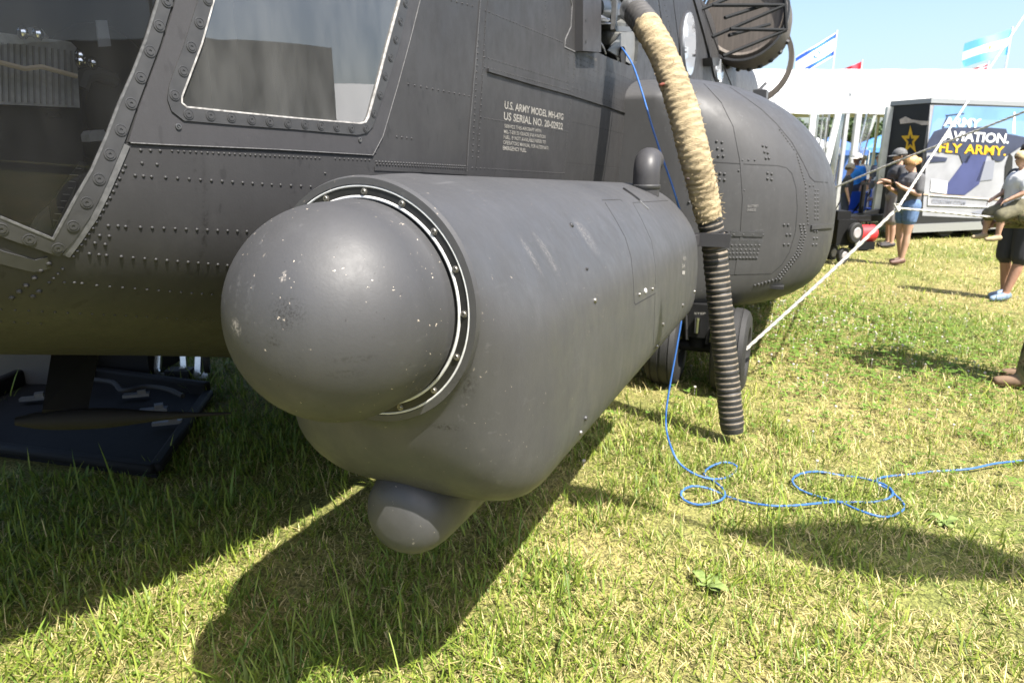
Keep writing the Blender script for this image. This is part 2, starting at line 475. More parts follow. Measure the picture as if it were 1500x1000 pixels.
# ------------------------------------------------------------------ ground
def build_ground():
    mb = MB()
    xs = np.concatenate([np.linspace(-300, -8, 14), np.linspace(-7.6, 14, 110), np.linspace(15, 300, 16)])
    ys = np.concatenate([np.linspace(-300, -1, 12), np.linspace(-.8, 16, 90), np.linspace(17, 420, 20)])
    vs = []
    for y in ys:
        for x in xs:
            f = 1.0 if (-7.6 < x < 14 and -.8 < y < 16) else 0
            vs.append((x, y, f * .008 * (math.sin(x * 2.1 + y) + math.sin(y * 2.7 - x * 1.3)) - .016 * f))
    nx = len(xs)
    mb.add(vs, [(j * nx + i, j * nx + i + 1, (j + 1) * nx + i + 1, (j + 1) * nx + i) for j in range(len(ys) - 1) for i in range(nx - 1)])
    m = bpy.data.materials.new('turf_soil'); m.use_nodes = True
    nt = m.node_tree; N = nt.nodes; L = nt.links; b = N['Principled BSDF']
    b.inputs['Roughness'].default_value = .95; b.inputs['Specular IOR Level'].default_value = .15
    tc = N.new('ShaderNodeTexCoord')
    def nz(sc, det=8, st=(1, 1, 1)):
        mp = N.new('ShaderNodeMapping'); mp.inputs['Scale'].default_value = st; L.new(tc.outputs['Object'], mp.inputs[0])
        n = N.new('ShaderNodeTexNoise'); n.inputs['Scale'].default_value = sc; n.inputs['Detail'].default_value = det; L.new(mp.outputs[0], n.inputs['Vector']); return n.outputs['Fac']
    def ramp(s, stops):
        r = N.new('ShaderNodeValToRGB'); L.new(s, r.inputs[0]); e = r.color_ramp.elements
        e[0].position, e[0].color = stops[0][0], (*stops[0][1], 1); e[1].position, e[1].color = stops[-1][0], (*stops[-1][1], 1)
        for p, c in stops[1:-1]: x = e.new(p); x.color = (*c, 1)
        return r.outputs[0]
    big = ramp(nz(.55, 5), [(.3, (.14, .18, .045)), (.5, (.26, .245, .095)), (.7, (.36, .30, .14))])
    mid = ramp(nz(9, 8), [(.3, (.35, .42, .30)), (.55, (.9, .9, .85)), (.75, (1.2, 1.15, 1.0))])
    fin = ramp(nz(95, 6, (1, .5, 1)), [(.32, (.25, .25, .22)), (.5, (.9, .9, .85)), (.68, (1.35, 1.3, 1.1))])
    x1 = N.new('ShaderNodeMix'); x1.data_type = 'RGBA'; x1.blend_type = 'MULTIPLY'; x1.inputs[0].default_value = .75; L.new(big, x1.inputs[6]); L.new(mid, x1.inputs[7])
    x2 = N.new('ShaderNodeMix'); x2.data_type = 'RGBA'; x2.blend_type = 'MULTIPLY'; x2.inputs[0].default_value = .85; L.new(x1.outputs[2], x2.inputs[6]); L.new(fin, x2.inputs[7])
    L.new(x2.outputs[2], b.inputs['Base Color'])
    soil = ramp(nz(3.4, 7), [(.27, (.16, .15, .15)), (.36, (1, 1, 1)), (.9, (1, 1, 1))])
    x3 = N.new('ShaderNodeMix'); x3.data_type = 'RGBA'; x3.blend_type = 'MULTIPLY'; x3.inputs[0].default_value = 1; L.new(x2.outputs[2], x3.inputs[6]); L.new(soil, x3.inputs[7]); L.new(x3.outputs[2], b.inputs['Base Color'])
    bp = N.new('ShaderNodeBump'); bp.inputs['Strength'].default_value = .9; bp.inputs['Distance'].default_value = .03; L.new(nz(60, 6), bp.inputs['Height']); L.new(bp.outputs[0], b.inputs['Normal'])
    o = mb.build('ground', m, smooth=60); tag(o, 'mown grass field of the show ground', None, kind='structure')
    return o
build_ground()

def vnoise(x, y, sc, seed):
    """cheap smooth value noise"""
    g = np.random.default_rng(seed).random((64, 64)); x = x * sc; y = y * sc
    xi = np.floor(x).astype(int); yi = np.floor(y).astype(int); fx = x - xi; fy = y - yi
    fx = fx * fx * (3 - 2 * fx); fy = fy * fy * (3 - 2 * fy)
    G = lambda i, j: g[i % 64, j % 64]
    return (G(xi, yi) * (1 - fx) + G(xi + 1, yi) * fx) * (1 - fy) + (G(xi, yi + 1) * (1 - fx) + G(xi + 1, yi + 1) * fx) * fy

TRAY = [on_z(0, 690)[:2], on_z(228, 692)[:2], on_z(305, 590)[:2], on_z(80, 548)[:2], on_z(-60, 640)[:2]]
def build_grass():
    pts = []
    # (y range, blades per square metre, size factor)
    for y0, y1, den, k in ((1.3, 2.6, 7200, 1.0), (2.6, 4.2, 5200, 1.05), (4.2, 6.5, 2600, 1.3), (6.5, 10, 950, 1.8), (10, 16, 300, 2.8), (16, 28, 70, 4.5)):
        xl = -.86 * y1 - .4; xr = .86 * y1 + .4
        xl = max(xl, -4.6)
        n = int((xr - xl) * (y1 - y0) * den)
        x = rng.uniform(xl, xr, n); y = rng.uniform(y0, y1, n)
        keep = (x > -.86 * y - .45) & (x < .86 * y + .45)
        pts.append(np.c_[x[keep], y[keep], np.full(keep.sum(), k)])
    P = np.concatenate(pts); x, y, k = P.T
    n1 = vnoise(x, y, 1.3, 1); n2 = vnoise(x, y, 5.0, 2); n3 = vnoise(x, y, 14.0, 3)
    lush = np.clip(.56 - .20 * (x + .35 * (y - 3)) + .55 * (n1 - .5) + .5 * (n2 - .5), 0, 1)          # greener on the helicopter side
    clover = np.exp(-(((x - 3.6) / 1.5) ** 2 + ((y - 6.6) / 2.2) ** 2)); lush = np.clip(lush + .55 * clover, 0, 1)
    bare = vnoise(x, y, 3.1, 11) * .6 + vnoise(x, y, 8.0, 12) * .4; thin = ((n3 * .5 + n2 * .5) > rng.uniform(.0, .60, len(x)) * (1 - .5 * lush)) & ((bare > .20) | (rng.random(len(x)) < .12) | (lush > .6))
    tray = np.array([inside(p, TRAY) for p in zip(x, y)])
    keep = thin & ~tray
    x, y, k, lush, n2, n3 = [q[keep] for q in (x, y, k, lush, n2, n3)]
    n = len(x)
    dry = rng.random(n) > (lush * .75 + .2)
    flat = (rng.random(n) < .26) & (k < 2); dry |= flat & (rng.random(n) < .8)
    ln = rng.gamma(5, .0092, n) * (.75 + .55 * n2) * np.where(dry, .82, 1.1) * (1 + .35 * lush) * np.minimum(k, 2.0) ** .5
    tall = rng.random(n) < .03; ln[tall] *= 1.8
    wd = rng.uniform(.0012, .0029, n) * k * np.where(dry, .8, 1.15) * (1 + .6 * lush * rng.random(n))
    az = rng.uniform(0, 2 * np.pi, n); lean = np.clip(rng.normal(.8, .36, n), .05, 1.45) + np.where(dry, .28, 0)
    lean = np.where(flat, rng.uniform(1.25, 1.5, n), np.minimum(lean, 1.5)); wd[flat] *= .8
    dx, dy = np.cos(az), np.sin(az); sx, sy = -dy, dx
    tw = rng.normal(0, .5, n); sx2 = sx * np.cos(tw) + dx * np.sin(tw) * .4; sy2 = sy * np.cos(tw) + dy * np.sin(tw) * .4
    gz = np.where((x > -7.6) & (x < 14) & (y > -.8) & (y < 16), .008 * (np.sin(x * 2.1 + y) + np.sin(y * 2.7 - x * 1.3)) - .016, 0) - .004
    V = np.zeros((n, 7, 3), np.float32)
    hx = np.zeros(n); hz = np.zeros(n); prev = 0
    for i, (t, w) in enumerate(((0, .8), (.38, 1.0), (.74, .72), (1.0, 0))):
        if i:
            a = lean * (.35 + .85 * t); hx = hx + np.sin(a) * ln * (t - prev); hz = hz + np.cos(a) * ln * (t - prev); prev = t
        cx = x + dx * hx; cy = y + dy * hx; cz = gz + np.maximum(hz, .0)
        if i < 3:
            V[:, 2 * i] = np.c_[cx - sx2 * wd * w, cy - sy2 * wd * w, cz]; V[:, 2 * i + 1] = np.c_[cx + sx2 * wd * w, cy + sy2 * wd * w, cz]
        else: V[:, 6] = np.c_[cx, cy, cz]
    base = (np.arange(n) * 7)[:, None]
    quads = np.concatenate([base + np.array([[0, 1, 3, 2]]), base + np.array([[2, 3, 5, 4]])], 1).reshape(-1, 4)
    tris = (base + np.array([[4, 5, 6]])).reshape(-1, 3)
    me = bpy.data.meshes.new('grass'); me.vertices.add(n * 7); me.vertices.foreach_set('co', V.reshape(-1))
    loops = np.concatenate([quads.reshape(-1), tris.reshape(-1)]).astype(np.int32)
    starts = np.concatenate([np.arange(len(quads)) * 4, len(quads) * 4 + np.arange(len(tris)) * 3]).astype(np.int32)
    me.loops.add(len(loops)); me.loops.foreach_set('vertex_index', loops)
    me.polygons.add(len(starts)); me.polygons.foreach_set('loop_start', starts)
    me.update(calc_edges=True)
    g1 = np.array([.085, .165, .020]); g2 = np.array([.26, .31, .048]); s1 = np.array([.64, .54, .27]); s2 = np.array([.44, .37, .15])
    t = rng.random(n)[:, None]; lu = lush[:, None]
    green = g1 * t + g2 * (1 - t) + (1 - lu) * np.array([.05, .045, .004]); straw = s1 * t + s2 * (1 - t)
    col = np.where(dry[:, None], straw, green) * rng.uniform(.65, 1.2, n)[:, None]
    C = np.ones((n, 7, 4), np.float32); C[:, :, :3] = col[:, None, :]
    at = me.color_attributes.new('tint', 'FLOAT_COLOR', 'POINT'); at.data.foreach_set('color', C.reshape(-1))
    m = bpy.data.materials.new('grass_blade'); m.use_nodes = True; nt = m.node_tree; b = nt.nodes['Principled BSDF']
    a = nt.nodes.new('ShaderNodeAttribute'); a.attribute_name = 'tint'; nt.links.new(a.outputs['Color'], b.inputs['Base Color'])
    b.inputs['Roughness'].default_value = .5; b.inputs['Specular IOR Level'].default_value = .35
    tl = nt.nodes.new('ShaderNodeBsdfTranslucent'); nt.links.new(a.outputs['Color'], tl.inputs[0])
    mx = nt.nodes.new('ShaderNodeMixShader'); mx.inputs[0].default_value = .32
    nt.links.new(b.outputs[0], mx.inputs[1]); nt.links.new(tl.outputs[0], mx.inputs[2]); nt.links.new(mx.outputs[0], nt.nodes['Material Output'].inputs['Surface'])
    me.materials.append(m)
    o = bpy.data.objects.new('grass', me); COL.objects.link(o)
    tag(o, 'short green and straw coloured grass blades of the field', None, kind='stuff')
    print('grass blades', n)
build_grass()

def build_clover():
    # white clover heads and their leaves beside the main wheel
    mb = MB(); lf = MB(); n = 0
    while n < 330:
        x = random.gauss(3.1, .85); y = random.gauss(6.6, 1.3)
        if random.random() < .10: x, y = random.uniform(.2, 5.5), random.uniform(3.0, 9)
        if y < 2.6 or x < .1 * y: continue
        r = random.uniform(.006, .011); z = random.uniform(.035, .075)
        mb.ell((x, y, z), (r, r, r * .85), 7, 4); mb.tube([(x, y, 0), (x, y, z)], .0012, 3, cap=False); n += 1
    for i in range(5200):
        x = random.gauss(3.1, 1.0); y = random.gauss(6.4, 1.5)
        if y < 3 or x < .12 * y: continue
        z = random.uniform(.015, .055); a0 = random.uniform(0, 6.3); s = random.uniform(.009, .016)
        for k in range(3):
            a = a0 + k * 2.094
            c = Vector((x + math.cos(a) * s, y + math.sin(a) * s, z)); d = Vector((math.cos(a), math.sin(a), random.uniform(-.2, .4))) * s; e = Vector((-math.sin(a), math.cos(a), 0)) * s * .85
            lf.add([c - d, c + e, c + d, c - e], [(0, 1, 2, 3)])
    o = mb.build('clover_flowers', mat('clover_white', (.45, .42, .36), .8)); tag(o, 'white clover heads scattered in the grass beside the wheel', None, kind='stuff')
    o = lf.build('clover_leaves', mat('clover_green', (.085, .15, .022), .9, 0, .15, noise=.3, nscale=3), smooth=0); tag(o, 'bright green clover leaves in the grass beside the wheel', None, kind='stuff')
build_clover()

def weed(px, py, label, s, n, seed):
    rd = random.Random(seed); p = on_z(px, py); root = empty('broadleaf_weed', (p[0], p[1], -.022))
    for k in range(n):
        a = k * 2.4 + rd.uniform(-.4, .4); ln = s * rd.uniform(.45, 1.1); w = ln * rd.uniform(.42, .6); tilt = rd.uniform(.05, .55); bend = rd.uniform(-.5, .5)
        mb = MB(); vs = []; fs = []; ni, nj = 11, 5
        for i in range(ni):
            t = i / (ni - 1); r = ln * t; h = math.sin(t * math.pi * .8) * ln * tilt * .5 + .016; aa = a + bend * t * t
            ww = w * (.12 + .88 * math.sin(max(0, min(1, (t - .12) / .9)) * math.pi) ** .6) * (1 + .08 * math.sin(t * 19 + k)) if t > .14 else w * .1
            if i == ni - 1: ww = w * .12
            for j in range(nj):
                u = (j - 2) / 2; vs.append((r * math.cos(aa) - u * ww * math.sin(aa) * .5, r * math.sin(aa) + u * ww * math.cos(aa) * .5, h + abs(u) * ww * .16 + .003 * math.sin(9 * t + 3 * u + k)))
        for i in range(ni - 1):
            for j in range(nj - 1): fs.append((nj * i + j, nj * i + j + 1, nj * i + j + nj + 1, nj * i + j + nj))
        mb.add(vs, fs); mb.build('leaf', mat('weed_leaf', (.15, .20, .06), .9, 0, .1, noise=.35, nscale=60), root, 80)
    tag(root, label, 'weed', 'broadleaf weeds in the turf')
weed(1035, 855, 'pale broadleaf weed low in the sunny grass, nearer the camera', .085, 7, 3)
weed(1385, 765, 'pale broadleaf weed beyond the dark shadow band, right of the blue cable loops', .08, 8, 5)

# ------------------------------------------------------------------ helicopter hull
heli = empty('helicopter', (0, 0, 0), -PSI)
tag(heli, 'dark grey military twin rotor helicopter with riveted hull and radar pod', 'helicopter')
LC = -2.32
def sms(x, a, b):
    t = min(1, max(0, (x - a) / (b - a))); return t * t * (3 - 2 * t)
def hullW(a): return 1.29 * math.sqrt(max(1 - min(1, max(0, (1.8 - a) / 2.0)) ** 2, .002))
def hullB(a): return .6 + .72 * min(1, max(0, (2.5 - a) / 2.3)) ** .75
def hullC(a): return 1.70 + .4 * sms(a, 1.5, 2.4)
HN = 3.3
HS = 1.22          # hull scale about the eye point
def hs(p): return (p[0] * HS, p[1] * HS, CAMH + (p[2] - CAMH) * HS)
def hull_pt(a, th, side=1):
    w = hullW(a); zc = hullC(a); h = (zc - hullB(a)) if th < 0 else (3.45 - zc)
    c, s = math.cos(th), math.sin(th); r = (abs(c) ** HN + abs(s) ** HN) ** (-1 / HN)
    return hs((LC + side * w * r * c, a, zc + h * r * s))
def hull_par(p):
    p = (p[0] / HS, p[1] / HS, CAMH + (p[2] - CAMH) / HS)
    w = hullW(p[1]); zc = hullC(p[1]); h = (zc - hullB(p[1])) if p[2] < zc else (3.45 - zc)
    return p[1], math.atan2((p[2] - zc) / h, (p[0] - LC) / w) * 1.1
# closed hull first (for ray casts), then the skin with its openings
a_s = list(np.linspace(-.195, .3, 14)) + list(np.linspace(.33, 2.4, 62)) + list(np.linspace(2.47, 4.8, 30)) + list(np.linspace(5.2, 13, 14))
t_s = list(np.linspace(-math.pi / 2, math.pi / 2, 73))
vs = [hull_pt(a, t) for a in a_s for t in t_s]; nt_ = len(t_s)
fs = [(i * nt_ + j, i * nt_ + j + 1, (i + 1) * nt_ + j + 1, (i + 1) * nt_ + j) for i in range(len(a_s) - 1) for j in range(nt_ - 1)]
hull_bvh = BVHTree.FromPolygons([Vector(v) for v in vs], fs)
hc = bvh_cast(hull_bvh)

WIN1_GLASS = [(-90, 281), (0, 316), (36, 331), (77, 348), (108, 291), (133, 248), (155, 198), (173, 151), (194, 104), (212, 58), (230, 0), (248, -70), (255, -110), (-90, -110)]
WIN1_FRAME = [(-120, 300), (0, 345), (50, 362), (86, 374), (108, 350), (130, 318), (147, 286), (162, 252), (182, 205), (197, 162), (214, 116), (233, 65), (252, 0), (272, -70), (282, -130), (-120, -130)]
WIN2_GLASS = [(311, 0), (293, 65), (275, 113), (264, 142), (264, 151), (271, 157), (348, 165), (429, 173), (525, 181), (533, 179), (537, 172), (551, 121), (564, 70), (583, 0), (606, -90), (336, -90)]
WIN2_FRAME = [(288, 0), (267, 67), (246, 124), (243, 146), (249, 163), (267, 177), (348, 184), (429, 190), (520, 198), (535, 195), (543, 186), (552, 160), (567, 116), (583, 62), (597, 0), (622, -105), (318, -105)]
DOOR = [(256, 0), (237, 65), (218, 116), (201, 162), (187, 208), (240, 212), (400, 219), (545, 227), (559, 199), (580, 127), (599, 57), (613, 0), (640, -115), (288, -115)]
HATCH = [(868, -40), (868, 73), (890, 84), (926, 98), (933, 90), (936, 60), (934, -40)]
def to_par(poly):
    out = []
    for p in dens(list(poly) + [poly[0]], 10)[:-1]:
        h, n = hc(*p)
        out.append(hull_par(h))
    return out
HOLES = [to_par(WIN1_GLASS), to_par(WIN2_GLASS), to_par(HATCH)]
P = []; E = []
for h in HOLES:
    o = len(P); P += h; E += [(o + i, o + (i + 1) % len(h)) for i in range(len(h))]
for a in a_s:
    for t in t_s:
        q = (a, t * 1.1)
        if not any(inside(q, h) for h in HOLES): P.append(q)
r = delaunay_2d_cdt([Vector(p) for p in P], E, [], 0, 1e-5)
mb = MB()
V2 = [tuple(v) for v in r[0]]
F2 = []
for f in r[2]:
    c = tuple(np.mean([V2[i] for i in f], axis=0))
    if not any(inside(c, h) for h in HOLES): F2.append(tuple(f))
mb.add([hull_pt(v[0], v[1] / 1.1) for v in V2], F2)
a_c = [a for i, a in enumerate(a_s) if i % 3 == 0] + [a_s[-1]]; t_c = t_s[::3]
vs = [hull_pt(a, t, -1) for a in a_c for t in t_c]; k = len(t_c)
mb.add(vs, [(i * k + j, i * k + j + 1, (i + 1) * k + j + 1, (i + 1) * k + j) for i in range(len(a_c) - 1) for j in range(k - 1)])
ec_ = [hull_pt(a_s[-1], t) for t in t_s] + [hull_pt(a_s[-1], t, -1) for t in t_s[::-1]]; mb.add(ec_, [tuple(range(len(ec_)))])
mb.build('fuselage', M_HULL, heli, 50)

# windows: pane, clamping frame, screws
scr = MB()
scr.lathe([(.0105, -.001), (.0105, .0014), (.0092, .0016), (.0092, .0009), (.0066, .0009), (.0066, .0021), (.0026, .0021), (.0026, .0009), (0, .0009)], (0, 0, 0), (0, 0, 1), 16)
scr_me = scr.mesh('screw', M_FRAME, 30)
core = MB(); core.lathe([(.0026, 0), (.0026, .0018), (0, .0020)], (0, 0, 0), (0, 0, 1), 8); core.box((0, 0, .0021), (.0045, .0009, .0006))
core_me = core.mesh('screw_core', M_SCREW, 30)
def screws(pts, parent, cast, off=.004, s=1.0):
    for p in pts:
        h, n = cast(*p)
        if h is None: continue
        o = inst(scr_me, 'screw', parent, frame_m(h + n * off, n) @ Matrix.Rotation(random.uniform(0, 3), 4, 'Z') @ Matrix.Scale(s * HS, 4))
wf = patch(WIN1_FRAME, [WIN1_GLASS], hc, .006, 'window_frame', M_FRAME, heli, .009)
patch(WIN1_GLASS, [], hc, .001, 'window_pane', M_GLASS, wf, 0, 20)
sl = MB(); ribbon(sl, [(0, 317), (36, 332), (77, 349), (108, 292), (133, 249), (155, 199), (173, 152), (194, 105), (212, 59), (230, 1), (248, -60)], hc, .0045, .0072, 8); sl.build('sealant_bead', mat('clear_sealant', (.08, .08, .08), .5, noise=.4, nscale=90), wf)
screws([(243, 3), (231.5, 38.6), (218, 75.7), (204.5, 114), (190.5, 152), (175.6, 190.7), (159.5, 226), (143.8, 262), (125.6, 296), (106, 330), (84, 362), (42, 349.6), (1, 334)], wf, hc, .006)
door = patch(DOOR, [WIN2_GLASS], hc, .005, 'cockpit_door', M_DOOR, heli, .007)
df = patch(WIN2_FRAME, [WIN2_GLASS], hc, .0085, 'window_frame', M_FRAME, door, .006)
patch(WIN2_GLASS, [], hc, .003, 'window_pane', M_GLASS2, door, 0, 20)
sl = MB(); ribbon(sl, [(312, -20), (311, 0), (293, 65), (275, 113), (264, 142), (264, 151), (271, 157), (348, 165), (429, 173), (525, 181), (533, 179), (537, 172), (551, 121), (564, 70), (583, 0), (590, -30)], hc, .0040, .0092, 6); sl.build('sealant_bead', mat('white_bead', (.27, .26, .25), .7, noise=.55, nscale=70), door)
screws([(301.6, 1), (289.5, 34.6), (277.8, 69.5), (266, 105), (253.5, 140), (273.5, 167.6), (305.7, 169.7), (336, 172.4), (365.4, 175.7), (392, 178.4), (418.6, 180.5), (443.5, 182.4), (467, 184.6), (490, 186.5), (512, 188.4), (532.7, 188.5), (544.6, 166.8), (553.5, 139.7), (561, 112), (569, 85), (576.5, 58.6), (583.5, 32), (590.8, 6)], door, hc, .0085, .95)
for p in ((259.5, 185.7), (525, 205)):
    h, n = hc(*p); b_ = MB(); M_ = frame_m(h + n * .005, n)
    b_.lathe([(.007, -.001), (.007, .003), (.0045, .0032), (.0045, .001), (.002, .001), (.002, .004), (0, .004)], h + n * .005, n, 12); b_.build('latch_screw', M_SCREW, door)

# seams, strips and rivets of the hull
strip = MB()
ribbon(strip, [(184, 212), (168, 250), (152, 286), (136, 318), (114, 350), (96, 374)], hc, .016, .004, 8)
strip.build('weather_strip', mat('grey_sealant', (.075, .075, .075), .6, noise=.35, nscale=60), heli)
nose = MB(); ribbon(nose, [(-60, 352), (0, 376), (50, 389), (72, 384)], hc, .03, .003, 8); nose.build('lower_trim', M_FRAME, heli)
sm_ = RB()
ribbon(sm_, [(704, -40), (703, 0), (695, 100), (686, 200), (683, 251)], hc, .011, .0022, 10)
ribbon(sm_, [(720, -40), (711, 30), (706, 120), (700, 200), (697, 250)], hc, .002, .0012, 10)
ribbon(sm_, [(548, 247), (620, 250), (684, 254)], hc, .012, .003, 10)
sm_.build('skin_joint_strip', M_HULL, heli)
sg = RB()
ribbon(sg, [(186, 210.5), (240, 213.5), (400, 221), (546, 229)], hc, .003, .0008)
ribbon(sg, [(255, -30), (254.5, 0), (235.5, 65), (216.5, 116), (199.5, 162), (185, 208)], hc, .0045, .0012)
ribbon(sg, [(546, 229), (561, 199), (582, 127), (601, 57), (615, 0), (622, -30)], hc, .002, .0006)
ribbon(sg, [(838, 178), (880, 188), (934, 201)], hc, .002, .0006); ribbon(sg, [(830, 238), (880, 243), (924, 247)], hc, .002, .0006)
sg.build('panel_gap', M_GAP, heli)
pe = RB()
ribbon(pe, [(190, 209), (240, 211.8), (400, 218.6), (545, 227.2)], hc, .0022, .0058)
ribbon(pe, [(544, 228), (559, 200), (580.5, 127), (599.5, 57), (614, 0), (620, -25)], hc, .0022, .0062)
ribbon(pe, [(683.5, 251), (686.5, 200), (695.5, 100), (703.5, 0), (706, -30)], hc, .0016, .0026)
ribbon(pe, [(833, -10), (838, 8), (836, 40), (828, 58), (827, 69), (842, 76)], hc, .006, .003, 5)
pe.build('worn_edge', mat('worn_edge_paint', (.11, .108, .108), .5, noise=.4, nscale=120), heli)
st = MB(); ribbon(st, [(713, 103), (780, 123), (834, 138), (890, 156), (934, 171.6)], hc, .012, .009, 8); st.build('strake', M_HULL, heli)

rv = MB(); rr = .0037
rw = lambda p, q, n, r=rr: rivet_row(rv, p, q, n, hc, r * 1.1)
rw((206, 220), (234.5, 221), 3); rw((252, 221.3), (468, 232), 30, .0033); rw((491, 232.4), (541, 234.8), 9, .0033)
rw((198, 257), (222, 259), 3, .004); rw((242.6, 260), (398, 270.5), 11, .004); rw((411, 271), (455, 273.5), 4, .004)
rw((208, 239), (230, 241), 2, .004); rw((476, 254), (476.5, 254.2), 1)
for p in ((183.5, 243), (180, 251), (175, 261.6), (170.5, 271), (166, 280.5), (161, 290), (156, 299), (151, 308), (146, 316.6), (141, 325.6), (136, 334.6), (130, 343), (124.6, 351), (119, 359), (113, 368), (107, 375.6),
          (158.6, 330.6), (173, 331), (184, 332), (146, 345), (160, 346), (139, 356), (154, 358), (131, 371.6), (145, 373), (156, 374), (109, 414), (120, 415), (91.5, 394), (85, 401), (78, 407.6), (72, 414), (94, 414)):
    h, n = hc(*p); rivet(rv, h, n, .0043)
rw((205.6, 333), (361.6, 339), 11, .004); rw((177.6, 376), (333, 388.6), 11, .004); rw((141.6, 418), (325, 433), 12, .004)
rw((376, 340), (430, 343), 4, .004); rw((350, 390), (420, 394), 5, .004)
rw((-20, 452), (325, 470), 22, .003); rw((-20, 470), (60, 474), 5, .003)
for p in ((71, 386), (59.5, 396), (50, 407), (38, 418), (28, 427), (17, 436), (57, 427), (48, 434)):
    h, n = hc(*p); rivet(rv, h, n, .007)
rw((616, 0), (563, 192), 20, .0036); rw((559, 204), (550, 224), 3, .0036); rw((598, 123.5), (687, 141), 12, .0036); rw((581, 200.5), (603, 203), 4, .0036)
rw((661, 1), (692, 9), 5, .0036)
rw((551, 237), (684, 243.8), 36, .0042); rw((552, 240.5), (684, 247), 36, .0042)
rw((703, 4), (692, 230), 26, .0036); rw((711, 31), (700.5, 231), 24, .0036)
rw((711, 16), (833, 66), 30, .0033); rw((710, 84), (833, 121.6), 30, .0033); rw((710, 98.6), (835, 133), 34, .0033)
rw((704.6, 172.4), (829, 192.7), 30, .0033); rw((691.6, 246), (825, 254), 30, .0036)
rw((836, 147), (826, 254), 22, .0035); rw((799, 2), (799, 42), 7, .0033); rw((843, 82), (838, 135), 9, .0035); rw((833, 80), (831, 132), 9, .0035)
for y0, y1 in ((84, 121), (92, 130), (101, 139), (110, 147), (120, 156), (129, 165)): rw((841, y0), (934, y1), 26, .003)
rw((840, 178.5), (932, 201), 26, .003); rw((832, 240.5), (922, 248), 26, .003)
for x in (861, 879, 897, 914): rw((x, 150 + (x - 861) * .28), (x - 6, 262), 14, .003)
rw((942, 152), (934, 238), 16, .005); rw((936, 160), (928, 240), 16, .003)
rw((846, 4), (846, 70), 5, .004)
for (x0, y0, x1, y1, n) in ((965, 8, 985, 100, 14), (972, 0, 992, 96, 14), (1022, 20, 1046, 112, 18), (1030, 10, 1052, 100, 18)): rw((x0, y0), (x1, y1), n, .006)
o = rv.build('rivets', M_HULL, heli, 60); o['kind'] = 'stuff'

# stencilled lettering on the side
LINES = [('U.S. ARMY MODEL MH-47G', (738.5, 159), (824.5, 176), (739, 147.3)), ('US SERIAL NO. 20-02922', (737.5, 175.3), (823.8, 190), (738, 163.5)),
         ('SERVICE THIS AIRCRAFT WITH', (738.7, 187), (792.5, 194.4), (738.7, 181.5)), ('MIL-T-83133 GRADE JP-8 AVIATION', (738, 195.4), (798.6, 203), (738, 189.6)),
         ('FUEL. IF NOT AVAILABLE REFER TO', (737.4, 203.3), (799, 210.8), (737.4, 197.5)), ('OPERATORS MANUAL FOR ALTERNATE', (736.8, 211.2), (803, 219.5), (736.8, 205.2)),
         ('EMERGENCY FUEL.', (736.2, 219.4), (771, 223.2), (736.2, 213.3))]
def stencil(mb, s, bl, br, tl, bvh, cast, bold=.012, off=.0012):
    V, Fs = text_mesh(s, bold); p0, n0 = cast(*bl); p1, _ = cast(*br); p2, _ = cast(*tl)
    ex = p1 - p0; ey = p2 - p0; vs = []
    for x, y in V:
        q = p0 + ex * x + ey * y
        d = (q - Vector((0, 0, CAMH)))
        h = bvh.ray_cast(q + n0 * .2, -n0)
        vs.append((h[0] if h[0] is not None else q) + n0 * off)
    mb.add(vs, Fs)
for s, bl, br, tl in LINES:
    lt = MB(); stencil(lt, s, bl, br, tl, hull_bvh, hc, .02 if len(s) < 23 else .008); lt.build('lettering', M_LETTER, heli, 0)
lt = MB(); stencil(lt, 'HYDRAULIC', (858.5, 84), (874, 89.5), (858.5, 80.5), hull_bvh, hc, .01)
lt.build('lettering', M_LETTER, heli, 0)

# ------------------------------------------------------------------ cockpit interior
ck = MB()
ck.box((-2.8, 1.4, 1.42), (2.0, 1.4, .04)); ck.box((-2.75, 2.3, 2.3), (2.95, .04, 2.4)); ck.box((-4.0, 1.1, 1.9), (.04, 2.2, 1.6))
ck.build('cockpit_lining', M_INT, heli, 0)
ck = MB(); ck.box((-2.8, .2, 1.6), (1.6, .4, .6)); ck.box((-2.8, .4, 2.0), (1.7, .35, .14), Matrix.Rotation(.3, 3, 'X')); ck.build('instrument_panel', M_INT, heli, 0)
def quadplate(mb, pts, l, t=.02):
    q = [Vector(ll(px, py, l * HS)) for px, py in pts]; mb.prism(q, (-t, 0, 0))
sp_ = MB(); quadplate(sp_, [(-60, 44), (0, 48), (95, 60), (104, 62), (112, 70), (117, 158), (-60, 150)], -1.42)
seat = sp_.build('seat_armour_wing', M_SEATGREY, heli, 0)
b_ = MB(); quadplate(b_, [(30, 50), (34, 43), (48, 40), (62, 43), (72, 56)], -1.40, .01); b_.build('hinge_plate', M_ALU, seat, 0)
b_ = MB(); quadplate(b_, [(69, 165), (88, 166), (90, 173), (70, 172)], -1.40, .01); b_.build('seat_clip', M_CHROME, seat, 0)
b_ = MB(); quadplate(b_, [(-60, 152), (117, 160), (122, 200), (124, 330), (-60, 320)], -1.45, .35); b_.build('seat_shell', M_BLACK, seat, 0)
b_ = MB(); b_.tube([Vector(ll(x, y, -1.5 * HS)) for x, y in ((128, 120), (118, 150), (120, 185), (134, 205), (150, 200))], .012, 8); b_.build('control_grip', M_BLACK, heli)
b_ = MB(); quadplate(b_, [(130, 198), (134, 192), (152, 190), (156, 196), (150, 206), (132, 208)], -1.36, .03); b_.build('door_latch', M_SEATGREY, heli, 0)
b_ = MB(); quadplate(b_, [(141, 30), (157, 30), (163, 68), (145, 69)], -1.30, .003); b_.build('placard', mat('placard_grey', (.14, .15, .165), .6), heli, 0)
